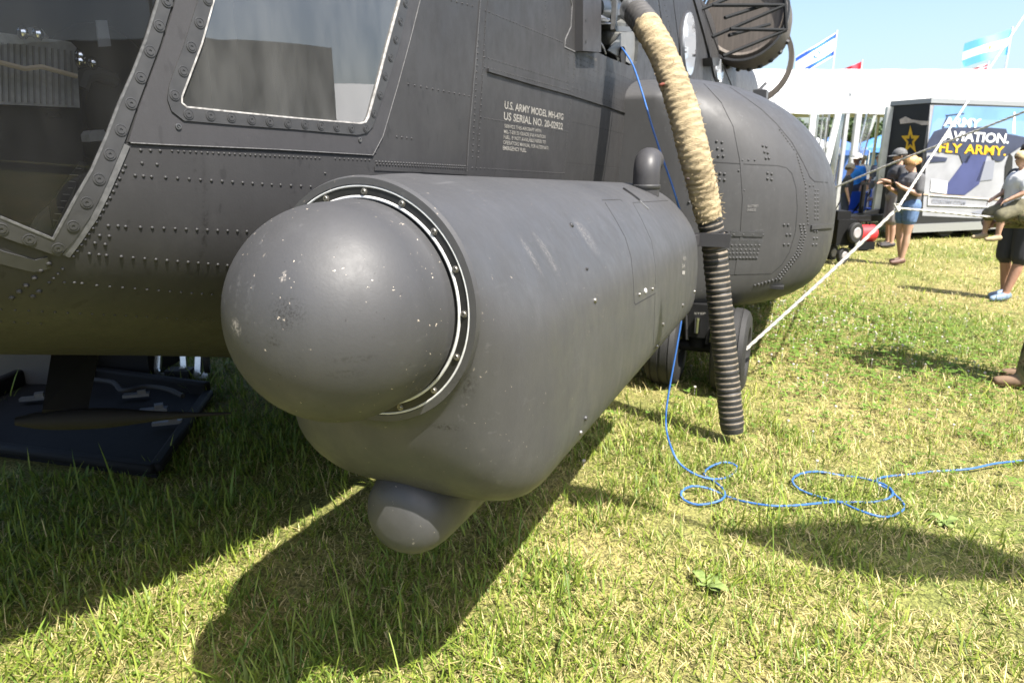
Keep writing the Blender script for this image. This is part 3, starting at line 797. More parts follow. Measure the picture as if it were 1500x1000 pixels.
b_ = MB(); quadplate(b_, [(78, 336), (72, 300), (118, 236), (128, 238)], -1.33, .003); pl = b_.build('data_placard', M_INT, heli, 0)
b_ = MB()
for i in range(9):
    y = 246 + i * 9.5; x1 = 119 - i * 4.2; w = random.uniform(6, 13)
    quadplate(b_, [(x1 - w, y), (x1, y + .6), (x1, y + 1.7), (x1 - w, y + 1.1)], -1.325, .002)
b_.build('placard_print', M_LETTER, pl, 0)
b_ = MB(); quadplate(b_, [(40, 352), (60, 318), (112, 270), (95, 330), (84, 352)], -1.4, .02); b_.build('sill_panel', mat('cockpit_tan', (.10, .09, .075), .7), heli, 0)
for i in range(16):       # ribbed face of the armour wing
    b_ = MB(); x = -34 + i * 9.2; quadplate(b_, [(x, 62 + x * .12), (x + 2.2, 62 + x * .12), (x + 4.2, 148 + x * .06), (x + 2.0, 148 + x * .06)], -1.415, .004); b_.build('wing_rib', mat('rib_grey', (.13, .13, .13), .6), seat, 0)
b_ = MB(); b_.tube([Vector(ll(x, y, -1.38 * HS)) for x, y in ((-40, 84), (0, 92), (36, 101), (60, 98), (112, 112))], .006, 6); b_.build('harness_strap', mat('strap_tan', (.30, .25, .18), .8), heli)
for x, y in ((117, 82), (117, 90), (136, 93), (33, 48), (55, 50)):
    b_ = MB(); b_.ell(Vector(ll(x, y, -1.37 * HS)), (.012, .012, .016), 8, 6); b_.build('chrome_fitting', M_CHROME, heli)
b_ = MB(); b_.tube([Vector(ll(x, y, -1.5 * HS)) for x, y in ((118, 130), (124, 112), (140, 108), (168, 118))], .02, 8); b_.build('collective_lever', mat('lever_grey', (.05, .05, .05), .5), heli)
b_ = MB(); b_.ell(Vector(ll(150, 140, -1.62 * HS)), (.16, .16, .20), 14, 10); b_.build('helmet_bag', M_BLACK, heli)
# what shows through the door window
b_ = MB(); b_.box((-2.2, 1.95, 1.8), (.5, .14, .7)); b_.build('crew_seat', M_INT, heli, 0)
b_ = MB(); b_.box((-2.3, 1.75, 1.75), (.6, .6, .3)); b_.build('console', M_INT, heli)

# ------------------------------------------------------------------ equipment bay with open cover
bay = MB()
h0 = [Vector(hc(*p)[0]) for p in HATCH]
for i in range(len(h0)):
    p, q = h0[i], h0[(i + 1) % len(h0)]; d = Vector((-.35, 0, 0)); bay.add([p, q, q + d, p + d], [(0, 1, 2, 3)])
bay.add([p + Vector((-.35, 0, 0)) for p in h0], [tuple(range(len(h0)))])
bay.build('equipment_bay', mat('bay_dark', (.03, .032, .03), .6, noise=.5, nscale=12), heli, 0)
cov = patch([(842, -40), (842, 75.5), (869.5, 77.5), (869.5, -40)], [], hc, .045, 'open_cover', M_DOOR, heli, .047)
screws([(846.5, 31), (846.5, 62)], cov, hc, .045, .8)
eq = lambda px, py, dl=-.1: Vector(ll(px, py, (-1.03 + dl) * HS))
b_ = MB(); b_.lathe([(.0, -.02), (.11, -.02), (.12, 0), (.12, .05), (.10, .07), (.12, .09), (.12, .12), (.09, .15), (0, .15)], eq(893, 65, -.14), (0, 0, 1), 20); b_.build('actuator_drum', mat('grey_casting', (.12, .12, .11), .4, .4, noise=.3, nscale=40), heli)
b_ = MB(); b_.tube([eq(868, 12, -.1), eq(898, 16, -.1)], .075, 14); b_.tube([eq(882, 13, -.1), eq(884, 13, -.1)], .085, 14); b_.build('motor_can', mat('dark_casting', (.09, .10, .11), .3, .6), heli)
b_ = MB(); b_.tube([eq(868, 28, -.02), eq(879, 27, -.02), (eq(888, 30, -.02)), eq(892, 29, -.02)], [.012, .02, .016, .008], 8); b_.tube([eq(866, 34, -.03), eq(899, 35, -.03)], .005, 6); b_.build('linkage', M_ALU, heli)
b_ = MB(); b_.tube([eq(868, 54, -.02), eq(878, 60, -.02), eq(884, 70, -.02), eq(887, 79, -.02)], .007, 6); b_.build('bay_cable', M_ALU, heli)
fr_ = MB()
for p, q in (((902, -40), (899, 44)), ((922, -40), (921, 45)), ((900, 19), (921, 18)), ((899, 42.5), (921, 43.5)), ((902, -20), (921, -20))): fr_.bar(eq(*p, .03), eq(*q, .03), .03, .03, (1, 0, 0))
fr_.build('mount_bracket', mat('bracket_grey', (.11, .11, .11), .45, .3, noise=.2, nscale=50), heli, 0)
b_ = MB(); b_.prism([eq(891, 74, -.02), eq(912, 46, -.02), eq(930, 46, -.02), eq(930, 98, -.02)], (-.01, 0, 0)); b_.build('bay_plate', mat('bay_plate_grey', (.14, .14, .135), .5, noise=.2, nscale=30), heli, 0)
b_ = MB(); b_.lathe([(.0, .001), (.062, .001), (.062, .006), (.066, .006), (.066, -.004)], eq(912, 84, -.01), (1, 0, 0), 20); b_.build('bay_port', M_GAP, heli)
# ------------------------------------------------------------------ sponson (side fuel tank)
def spon_pt(a, th):
    q = min(1, max(0, (6.0 - a) / 1.18)); w = 1.22 * max(1 - q ** 2.3, 0.0) ** (1 / 2.3); k = .80 + .20 * max(1 - q ** 2.6, 0) ** .5
    c, s = math.cos(th), math.sin(th); n = 2.05 if th >= 0 else 3.8
    r = (abs(c) ** n + abs(s) ** n) ** (-1 / n); h = (1.0 if th >= 0 else .70) * k
    return (-1.06 + max(w, .004) * r * c, a, 1.2 + h * r * s)
a_p = [6.0 - 1.18 * math.cos(t) for t in np.linspace(0, math.pi / 2, 26)] + [6.4, 7, 8, 9, 10, 11, 12.2]
t_p = np.linspace(-math.pi / 2, math.pi / 2, 49); k = len(t_p)
vs = [spon_pt(a, t) for a in a_p for t in t_p]
fs = [(i * k + j, i * k + j + 1, (i + 1) * k + j + 1, (i + 1) * k + j) for i in range(len(a_p) - 1) for j in range(k - 1)]
mb = MB(); mb.add(vs, fs); mb.add([vs[(len(a_p) - 1) * k + j] for j in range(k)], [tuple(range(k))])
nl = len(a_p)
for jj in (0, k - 1):
    e_ = [vs[i * k + jj] for i in range(nl)]; mb.add(e_ + [(-1.32, y_, z_) for x_, y_, z_ in e_], [(i, i + 1, nl + i + 1, nl + i) for i in range(nl - 1)])
e_ = [vs[j] for j in range(k)]; mb.add(e_ + [(-1.32, y_, z_) for x_, y_, z_ in e_], [(j, j + 1, k + j + 1, k + j) for j in range(k - 1)])
spon = mb.build('sponson', M_SPON, heli, 60)
sc = bvh_cast(BVHTree.FromPolygons([Vector(v) for v in vs], fs))
g_ = RB()
ribbon(g_, [(1037, 237), (1090, 240.5), (1140, 243), (1152, 246), (1160, 254), (1166, 275), (1168, 305), (1165, 340), (1156, 370), (1145, 388), (1130, 401), (1060, 403)], sc, .006, .001, 8)
ribbon(g_, [(1062, 123), (1090, 142), (1115, 160), (1137, 181), (1160, 208.6), (1174, 234), (1181, 248), (1186, 259), (1193, 266), (1221, 268.6)], sc, .008, .0015, 8)
g_.build('panel_gap', M_GAP, spon)
g_ = RB()
ribbon(g_, [(1028, 118), (1058, 150), (1076, 185), (1086, 235), (1090, 290), (1086, 350), (1078, 402)], sc, .022, .003, 8)
ribbon(g_, [(1187, 333), (1227, 330)], sc, .03, .012, 4)
ribbon(g_, [(960, 124), (955, 150), (950, 200), (946, 262)], sc, .03, .004, 8)
g_.build('joint_strip', M_SPON, spon)
patch([(1070, 339), (1119, 339), (1117, 347), (1068, 346)], [], sc, .006, 'doubler_plate', M_FRAME, spon, .008, 8)
patch([(1067, 352), (1117, 352), (1108, 379), (1063, 379)], [], sc, .004, 'doubler_plate', M_FRAME, spon, .006, 8)
rv = MB()
c3 = lambda x, y: (960 + x / 3.846, 180 + y / 3.846)
for x, y in ((345, 105), (375, 110), (350, 145), (378, 152), (355, 188), (383, 188), (605, 130), (625, 135), (615, 165), (633, 170), (622, 200), (640, 200), (365, 285), (390, 288), (362, 320), (390, 322), (632, 283), (655, 288), (632, 315), (655, 320),
             (725, 575), (748, 575), (740, 630), (760, 630), (725, 685), (750, 685), (895, 610), (910, 612), (893, 650), (910, 650), (888, 685), (906, 685), (190, 447)):
    h, n = sc(*c3(x, y))
    if h is not None: rivet(rv, h, n, .0105)
def srow(p, q, n, r=.010): rivet_row(rv, c3(*p), c3(*q), n, sc, r)
for off in (0, 20):
    srow((815 + off, 575), (825 + off, 625), 4); srow((822 + off, 640), (800 + off, 720), 6); srow((795 + off, 735), (690 + off, 870), 11); srow((680 + off, 880), (560 + off, 915), 7)
srow((700, 40), (780, 150), 8, .008); srow((795, 175), (840, 330), 10, .008); srow((845, 345), (860, 570), 12, .008)
srow((900, 380), (900, 540), 8, .008); srow((915, 380), (915, 540), 8, .008); srow((1022, 420), (1020, 640), 18, .009)
srow((430, 690), (585, 690), 8); srow((410, 715), (580, 715), 8); srow((420, 735), (575, 735), 9); srow((420, 760), (570, 760), 9); srow((440, 630), (605, 630), 4, .011)
srow((490, 210), (560, 210), 3, .008); srow((870, 355), (890, 355), 2, .008); srow((470, 270), (500, 380), 2, .008)
o = rv.build('rivets', M_SPON, spon, 60); o['kind'] = 'stuff'
def stencil_any(mb, s, bl, br, tl, cast, bold, m_off=.004):
    V, Fs = text_mesh(s, bold); vs = []
    for x, y in V:
        px = bl[0] + (br[0] - bl[0]) * x + (tl[0] - bl[0]) * y; py = bl[1] + (br[1] - bl[1]) * x + (tl[1] - bl[1]) * y
        h, n = cast(px, py); vs.append(h + n * m_off)
    mb.add(vs, Fs)
for s, bl, br, tl in (('BATTERY', (1095, 304), (1111, 303.5), (1095, 300)), ('INSIDE', (1094.5, 309.5), (1107, 309), (1094.5, 305.5))):
    lt = MB(); stencil_any(lt, s, bl, br, tl, sc, .01); lt.build('lettering', mat('faded_stencil', (.15, .145, .14), .8), spon, 0)
b_ = MB(); h, n = sc(1138, 420)
if h is not None: b_.box(h, (.09, .09, .02)); b_.build('drain_opening', M_GAP, spon, 0)

# landing gear under the sponson
def wheel(l, a):
    w = MB(); Rr = .30; hw = .115
    w.lathe([(.155, -hw * .8), (.175, -hw), (.25, -hw * 1.02), (.285, -hw * .86), (.298, -hw * .62), (.30, -hw * .58), (.293, -hw * .56), (.293, -hw * .5), (.302, -hw * .48), (.304, -.01), (.296, -.008), (.296, .008), (.304, .01), (.302, hw * .48), (.293, hw * .5), (.293, hw * .56), (.30, hw * .58), (.298, hw * .62), (.285, hw * .86), (.25, hw * 1.02), (.175, hw), (.155, hw * .8)], (l, a, .29), (1, 0, 0), 40)
    t = w.build('wheel', M_RUBBER, heli, 35)
    w = MB(); w.lathe([(.158, -hw * .8), (.15, -hw * .6), (.08, -hw * .5), (.06, -hw * .85), (0, -hw * .85)], (l, a, .29), (1, 0, 0), 28); w.lathe([(.158, hw * .8), (.15, hw * .6), (.08, hw * .5), (.06, hw * .85), (0, hw * .85)], (l, a, .29), (1, 0, 0), 28)
    w.build('rim', M_FRAME, t)
wheel(-.90, 4.95); wheel(-.44, 4.95)
b_ = MB(); b_.tube([(-.67, 4.95, .29), (-.67, 5.0, .62), (-.67, 5.05, .95)], [.07, .075, .09], 14); b_.tube([(-1.0, 4.95, .29), (-.34, 4.95, .29)], .04, 12); b_.box((-.67, 4.9, .5), (.14, .1, .24)); gear = b_.build('landing_gear_strut', M_BLACK, heli)
b_ = MB(); b_.tube([(-.67, 4.83, .42), (-.67, 4.83, .53)], .022, 10); b_.build('shock_piston', M_CHROME, gear)
b_ = MB(); b_.tube([(-.74, 4.85, .36), (-.76, 4.86, .56)], .012, 8); b_.tube([(-.60, 4.85, .34), (-.58, 4.88, .6)], .012, 8); b_.build('brake_line', M_RUBBER, gear)
b_ = MB(); stencil_any(b_, 'STEP', (1017, 460.5), (1034, 460.5), (1017, 457.5), lambda x, y: (Vector(la(x, y, 4.8)), Vector((0, -1, 0))), .02, 0); b_.build('lettering', M_LETTER, gear, 0)
b_ = MB(); b_.box((-.67, 5.2, .68), (.3, .3, .3)); b_.build('gear_fairing', M_FRAME, heli, 30)

# cabin windows and aft details seen above the sponson
def oval(cx, cy, rx, ry, n=24): return [(cx + rx * math.cos(2 * math.pi * i / n), cy + ry * math.sin(2 * math.pi * i / n)) for i in range(n)]
M_BUBBLE = mat('bubble_sky_tone', (.34, .355, .38), .08, 0, .8)  # pale base colour stands in for sky reflected in the bubbles
for cx, cy, rx, ry in ((1007, 65, 8.5, 46), (1052, 104, 5, 17)):
    f_ = patch(oval(cx, cy, rx * 1.45, ry * 1.08), [], hc, .012, 'cabin_window', M_DOOR, heli, .016, 5)
    patch(oval(cx - .5, cy, rx, ry), [], hc, .03, 'window_bubble', M_BUBBLE, f_, .02, 5)
g_ = RB()
ribbon(g_, [(1022, -10), (1040, 40), (1062, 100), (1078, 140)], hc, .05, .01, 10); ribbon(g_, [(1012, -10), (1030, 50), (1046, 112)], hc, .05, .02, 10)
ribbon(g_, [(962, -20), (972, 50), (984, 110)], hc, .02, .004, 10); ribbon(g_, [(985, -10), (994, 60), (998, 100)], hc, .02, .004, 10)
g_.build('skin_joint_strip', M_HULL, heli)
patch([(1029, 86), (1042, 86), (1040, 98), (1031, 98)], [], hc, .10, 'vent_box', M_FRAME, heli, .11, 6)
patch([(1048, 28), (1064, 28), (1070, 62), (1062, 66), (1052, 60)], [], hc, .16, 'exhaust_box', M_DOOR, heli, .17, 6)
# engine beside the aft pylon
ec = Vector(la(1089, 22, 9.4))
M_ENG = mat('engine_screen', (.095, .08, .068), .7, .2, noise=.3, nscale=9, stretch=(4, 1, .3))
b_ = MB(); b_.lathe([(0, .05), (.42, .05), (.455, 0), (.49, .03), (.52, .25), (.53, .7), (.50, 1.2), (.42, 1.7)], ec, (0, 1, 0), 40); eng = b_.build('engine_nacelle', M_ENG, heli, 40)
b_ = MB(); b_.lathe([(.50, -.02), (.525, -.02), (.53, .03), (.505, .04)], ec, (0, 1, 0), 40); b_.build('inlet_ring', M_FRAME, eng, 30)
b_ = MB(); b_.lathe([(.50, -.08), (.565, -.08), (.565, .08), (.50, .08), (.50, -.08)], ec + Vector((.02, .95, -.42)), (0, 1, 0), 40); b_.build('exhaust_duct_ring', M_ENG, eng, 30)
b_ = MB()
for i in range(10):
    an = R(200 + i * 15); c_ = ec + Vector((.53 * math.cos(an), .75, .53 * math.sin(an))); b_.lathe([(.03, -.05), (.03, .03), (0, .04)], c_, (math.cos(an), 0, math.sin(an)), 8)
b_.build('clamp_bolts', M_FRAME, eng)
c7 = lambda x, y, a: Vector(la(980 + x / 6.25, y / 6.25, a))
M_TUBE = mat('black_tube', (.010, .011, .012), .75, 0, .2)
b_ = MB(); A, B = 8.3, 8.7
T1, T2 = c7(1062, 50, B), c7(1072, 278, B)
for p, q in ((c7(255, 105, A), c7(560, -20, B)), (c7(400, 50, A), T1), (T1, T2), (c7(1055, -60, B), T1), (c7(395, 340, A), T1), (c7(560, 268, A), T2), (c7(495, 515, A), T2), (c7(510, 165, A), c7(900, 40, B)), (c7(550, 325, A), c7(920, 225, B + .3))): b_.tube([p, q], .019, 8)
b_.build('work_platform_frame', M_TUBE, heli)
b_ = MB(); b_.box(la(1114, 139, 9.5), (.16, .3, .10)); b_.tube([la(1108, 136, 9.4), la(1122, 122, 9.6)], .02, 6); b_.build('ramp_hinge', M_FRAME, heli, 30)

# blade antenna under the nose
b_ = MB()
s0, s1 = ((72, 508), (143, 508)), ((62, 603), (128, 603))
dpt = 2.05
def wl(px, py, t):
    q = lray(px, py); return Vector(CAMW + q * t)
p0, p1, p2, p3 = wl(78, 500, 2.30), wl(148, 500, 2.38), wl(128, 600, 2.22), wl(62, 600, 2.13)
nn = (p1 - p0).cross(p3 - p0).normalized() * .012
b_.prism([p0, p1, p2, p3], nn * 2)
ant = b_.build('blade_antenna', M_BLACK, heli, 30)
b_ = MB(); q0, q1 = wl(22, 617, 2.12), wl(338, 605, 2.42); ps = []; rs = []
for i in range(13):
    t = i / 12; ps.append(q0.lerp(q1, t)); rs.append((.012, .026, .032, .034, .034, .032, .026, .020, .015, .011, .008, .006, .004)[i])
b_.tube(ps, rs, 10); b_.build('antenna_foot', M_BLACK, ant)

# ------------------------------------------------------------------ radar pod
PL, PZ, PA = -.864, 1.301, 1.2
ctrl = [(-.530, 1.10), (-.528, .97), (-.536, .87), (-.570, .795), (-.64, .752), (-.80, .742), (-1.03, .745), (-1.13, .762), (-1.215, .82), (-1.24, .93), (-1.21, 1.3), (-1.165, 1.45), (-1.09, 1.54), (-.97, 1.568), (-.85, 1.555), (-.72, 1.495), (-.615, 1.38), (-.55, 1.25)]
def catmull(P, n=14):
    out = []; m = len(P); P = [np.array(p) for p in P]
    for i in range(m):
        a, b, c, d = P[i - 1], P[i], P[(i + 1) % m], P[(i + 2) % m]
        for k in range(n):
            t = k / n; out.append(.5 * (2 * b + (c - a) * t + (2 * a - 5 * b + 4 * c - d) * t * t + (3 * b - a - 3 * c + d) * t ** 3))
    return np.array(out)
sec = catmull(ctrl); ang = np.unwrap(np.arctan2(sec[:, 1] - PZ, sec[:, 0] - PL)); ang_s = np.mod(ang, 2 * np.pi); od = np.argsort(ang_s)
rad = np.hypot(sec[:, 0] - PL, sec[:, 1] - PZ)
NA = 120; TH = np.linspace(0, 2 * np.pi, NA, endpoint=False); RS = np.interp(TH, ang_s[od], rad[od], period=2 * np.pi)
def pod_ring(a, g, taper=0.0, k=1.0):
    out = []
    for t, rs in zip(TH, RS):
        ge = g ** (1 - .05 * max(0, -math.sin(t))) if g > 0 else 0; r = .256 * (1 - ge) + rs * ge; l = PL + r * math.cos(t); z = PZ + r * math.sin(t)
        if z > 1.0: z -= taper * (z - 1.0) / .57
        l = -.90 + (l + .90) * k; z = 1.12 + (z - 1.12) * k
        out.append((l, a, z))
    return out
rings = [[(PL + .246 * math.cos(t), PA + .012, PZ + .246 * math.sin(t)) for t in TH], [(PL + .252 * math.cos(t), PA - .004, PZ + .252 * math.sin(t)) for t in TH], [(PL + .266 * math.cos(t), PA - .003, PZ + .266 * math.sin(t)) for t in TH], [(PL + .270 * math.cos(t), PA + .008, PZ + .270 * math.sin(t)) for t in TH]]
for s in np.linspace(.10, 1, 22):
    g = math.sin(s * math.pi / 2) ** 1.15; a = PA + .012 + .30 * (1 - math.cos(s * math.pi / 2)) ** 1.1 + .02 * s
    rr_ = pod_ring(a, g)
    rings.append(rr_)
for a in np.linspace(1.56, 3.66, 18): rings.append(pod_ring(a, 1, .085 * (a - 1.5) / 2.2))
for s in np.linspace(.15, 1, 8): rings.append(pod_ring(3.66 + .14 * math.sin(s * math.pi / 2), 1, .085, max(.02, math.cos(s * math.pi / 2) ** .4 if s < 1 else .02)))
vs = [p for r_ in rings for p in r_]
fs = [(i * NA + j, i * NA + (j + 1) % NA, (i + 1) * NA + (j + 1) % NA, (i + 1) * NA + j) for i in range(len(rings) - 1) for j in range(NA)]
mb = MB(); mb.add(vs, fs)
pod = mb.build('radar_pod', M_POD, heli, 60)
pc = bvh_cast(BVHTree.FromPolygons([Vector(v) for v in vs], fs))
fl = MB(); fl.lathe([(.215, .004), (.215, -.001), (.2485, -.001), (.2485, .006)], (PL, PA, PZ), (0, 1, 0), 96); fl.build('mounting_flange', mat('flange_black', (.011, .011, .0105), .5, noise=.3, nscale=80), pod, 30)
for rr0, w0 in ((.2484, .0026), (.2258, .0036)):
    fl = MB(); fl.tube([(PL + rr0 * math.cos(t), PA - .001, PZ + rr0 * math.sin(t)) for t in np.linspace(0, 2 * np.pi, 120, endpoint=False)], w0, 8, closed=True)
    fl.build('seal_ring', mat('seal_white', (.50, .50, .49), .5, noise=.15, nscale=60), pod, 60)
dm = MB(); prof = [(.2215, -.012), (.2235, -.02), (.2225, -.045), (.2215, -.047)] + [(.2215 * math.cos(t), -.10 - .215 * math.sin(t)) for t in np.linspace(0, math.pi / 2, 44)]
dm.lathe([(r_, h_) for r_, h_ in prof], (PL, PA, PZ), (0, 1, 0), 128)
dm.build('radome', M_DOME, pod, 60)
bolt = MB(); bolt.lathe([(.0078, 0), (.0078, .0015), (.0058, .0017), (.0058, .0040), (.0048, .0052), (.0020, .0052), (.0020, .0028), (0, .0028)], (0, 0, 0), (0, 0, 1), 14)
bolt_me = bolt.mesh('flange_bolt', M_BOLT, 30)
b_angles = [math.atan2(la(300 + x / 2.7027, 270 + y / 2.7027, PA)[2] - PZ, la(300 + x / 2.7027, 270 + y / 2.7027, PA)[0] - PL) for x, y in ((483, 58), (633, 35), (783, 75), (914, 182), (1002, 333), (1030, 513), (993, 679), (904, 808), (776, 882))]
b_angles += [b_angles[0] + .42 * k for k in range(1, 6)]
for an in b_angles:
    inst(bolt_me, 'flange_bolt', pod, frame_m(Vector((PL + .2372 * math.cos(an), PA - .001, PZ + .2372 * math.sin(an))), Vector((0, -1, 0))) @ Matrix.Rotation(random.uniform(0, 3), 4, 'Z'))
b_ = MB(); b_.box((-1.2, 2.95, 1.2), (.3, 1.1, .28)); b_.build('mounting_pylon', M_FRAME, pod, 20)
# bullet fairing under the pod
bl = MB(); bl.lathe([(0.0, -.012), (.043, -.010), (.071, -.002), (.092, .012), (.107, .034), (.116, .062), (.121, .10), (.122, .14), (.122, 1.15), (.10, 1.32), (.0, 1.38)], (-.882, 1.295, .724), (0, 1, 0), 64); bl.build('bullet_fairing', M_POD, pod, 60)
# hatch outlines, hinges, fasteners and vent elbow on the pod
g_ = RB()
ribbon(g_, [(882, 293.3), (908, 292.3), (912, 295)], pc, .004, .0006, 4)
ribbon(g_, [(886, 296.4), (901.6, 321.6), (916, 348), (924.4, 376.8), (927.5, 408), (929, 443), (931, 446), (945, 438), (960, 429.6)], pc, .004, .0006, 6)
ribbon(g_, [(927, 297), (960, 295), (991, 293)], pc, .004, .0006, 6)
ribbon(g_, [(956, 512), (984, 484), (1011, 456)], pc, .004, .0006, 6); ribbon(g_, [(959.5, 432), (958, 480), (956.5, 510)], pc, .003, .0006, 6)
g_.build('hatch_gap', M_GAP, pod)
g_ = MB(); ribbon(g_, [(927, 297), (940, 321.6), (954.4, 352.8), (960, 388.8), (960, 422)], pc, .003, .0008, 6); g_.build('hatch_edge', mat('hatch_seam_grey', (.03, .03, .031), .6), pod)  # dark grey seam line of the second hatch
g_ = RB(); ribbon(g_, [(914, 277.5), (925, 285), (936.5, 294)], pc, .014, .008, 4); ribbon(g_, [(973, 280), (991, 292.5)], pc, .016, .008, 4); g_.build('hinge', M_FRAME, pod)
g_ = MB(); ribbon(g_, [(937, 295), (949.6, 307)], pc, .012, .004, 4); g_.build('hinge_pin', mat('hinge_grey', (.13, .13, .13), .5), pod)
for p, r_, m_ in (((836.8, 330), .008, M_FRAME), ((870.9, 440), .008, M_BOLT), ((945, 426), .010, M_SEAL), ((936, 431), .006, M_BOLT), ((955, 423), .006, M_BOLT), ((971, 475), .009, M_BOLT), ((1000, 447), .009, M_BOLT), ((859, 394), .005, M_FRAME), ((857, 612), .007, M_FRAME), ((850, 633), .007, M_BOLT), ((962, 507), .007, M_BOLT), ((993, 477), .007, M_BOLT), ((1017, 427), .008, M_BOLT)):
    h, n = pc(*p)
    if h is None: continue
    g_ = MB(); g_.lathe([(r_, -.001), (r_, .003), (r_ * .7, .006), (r_ * .3, .006), (r_ * .3, .004), (0, .004)], h, n, 12); g_.build('fastener', m_, pod)
rv = MB(); rivet_row(rv, (928, 456), (914, 574), 12, pc, .004); rivet_row(rv, (905, 590), (893, 606), 3, pc, .004); o = rv.build('rivets', M_POD, pod, 60); o['kind'] = 'stuff'
for s, x, y in (('01', 1000, 381), ('2A', 998.5, 392), ('1', 998.5, 402)):
    lt = MB(); stencil_any(lt, s, (x, y), (x + 4.2, y), (x, y - 5.5), pc, .01, .002); lt.build('lettering', M_LETTER, pod, 0)
h, n = pc(946, 278); e0 = Vector(h) + Vector((0, 0, -.03))
g_ = MB(); P_ = [e0, e0 + Vector((0, 0, .05)), e0 + Vector((0, 0, .10))] + [e0 + Vector((-.008 * (1 - math.cos(t)), .068 * (1 - math.cos(t)), .10 + .068 * math.sin(t))) for t in np.linspace(.2, 1.55, 8)] + [e0 + Vector((-.012, .14, .168))]
g_.tube(P_, .066, 24); elb = g_.build('vent_elbow', M_DOOR, pod, 50)
g_ = MB(); g_.lathe([(.068, .035), (.072, .04), (.072, .052), (.068, .056)], e0, (0, 0, 1), 24); g_.build('elbow_flange', M_FRAME, elb, 40)

# ------------------------------------------------------------------ ground-air hose
def spline(P, step):
    P = [Vector(p) for p in P]; out = []
    Q = [P[0] * 2 - P[1]] + P + [P[-1] * 2 - P[-2]]
    for i in range(1, len(Q) - 2):
        a, b, c, d = Q[i - 1:i + 3]; k = max(2, int((c - b).length / step))
        for j in range(k):
            t = j / k; out.append(.5 * (2 * b + (c - a) * t + (2 * a - 5 * b + 4 * c - d) * t * t + (3 * b - a - 3 * c + d) * t ** 3))
    out.append(P[-1]); return out
HP = [l2w(la(px, py, a)) for px, py, a in ((896, -2, 4.62), (918, 6, 4.45), (940, 28, 4.28), (962, 62, 4.12), (984, 112, 4.03), (1003, 170, 3.96), (1018, 230, 3.92), (1030, 280, 3.95), (1039, 322, 3.98), (1046, 360, 4.0), (1052, 420, 4.0), (1060, 500, 3.98), (1067, 570, 3.96), (1073, 632, 3.94))]
path = spline(HP, .0065)
cum = [0]
for i in range(1, len(path)): cum.append(cum[-1] + (path[i] - path[i - 1]).length)
def s_at(idx):     # arc length of control point
    return min(range(len(path)), key=lambda i: (path[i] - Vector(HP[idx])).length)
i_a, i_b, i_c = s_at(2), s_at(8), len(path) - 1
base = path[-1]
hose = empty('air_hose', (base.x, base.y, base.z)); O = Vector((base.x, base.y, base.z))
tag(hose, 'flexible air duct hose hanging from the hull, tan canvas sleeve above black corrugated end', 'hose')
def hose_mesh(i0, i1, rfun, n, mats, mfun=None):
    pts = path[i0:i1 + 1]; mb = MB(); mb.tube([p - O for p in pts], 1.0, n, cap=False)
    m = len(pts)
    for i in range(m):
        c = pts[i] - O
        for k_ in range(n):
            v = Vector(mb.v[i * n + k_]); mb.v[i * n + k_] = tuple(c + (v - c) * rfun(cum[i0 + i], 2 * math.pi * k_ / n, i / (m - 1)))
    if mfun: mb.mi = [mfun(cum[i0 + q // n], q % n) for q in range(len(mb.f))]
    return mb
nzv = np.random.default_rng(3).random((400, 40))
def nz2(u, v):
    i, j = int(math.floor(u)), int(math.floor(v)); fu, fv = u - i, v - j
    g = lambda a, b: nzv[a % 400, b % 40]
    return (g(i, j) * (1 - fu) + g(i + 1, j) * fu) * (1 - fv) + (g(i, j + 1) * (1 - fu) + g(i + 1, j + 1) * fu) * fv
def r_canvas(s, t, f):
    w = 40 * t / (2 * math.pi)
    base_r = .080 + .004 * math.sin(s * 6) - .006 * max(0, f - .93) / .07
    return base_r + .0022 * math.sin(s * 190 + 1.5 * math.sin(t * 2) + 5 * nz2(s * 16, w * .3)) + .006 * (nz2(s * 55, w * .18) - .5) + .005 * (nz2(s * 120, w * .6) - .5)
M_CANVAS = mat('tan_canvas', (.34, .27, .165), .95, 0, .2, noise=.5, nscale=22, bump=1.0, bscale=170, stretch=(.6, .6, 1.8))
mb = hose_mesh(i_a + 12, i_b, r_canvas, 40, M_CANVAS); cv = mb.build('canvas_sleeve', M_CANVAS, hose, 80)
fr_ = MB()
for k_ in range(150):       # frayed threads at the sleeve's lower edge and along the worn tear
    i = i_b - random.randint(0, 60) if k_ % 3 else random.randint(i_a + 60, i_b)
    tn = (path[min(i + 1, i_c)] - path[i - 1]).normalized(); u_ = tn.cross(Vector((random.uniform(-1, 1), random.uniform(-1, 1), random.uniform(-1, 1)))).normalized()
    p = path[i] - O + u_ * .082; fr_.tube([p, p + u_ * random.uniform(.004, .02) - tn * random.uniform(-.01, .012)], [.0022, .0008], 4)
fr_.build('frayed_threads', M_CANVAS, cv)['kind'] = 'stuff'
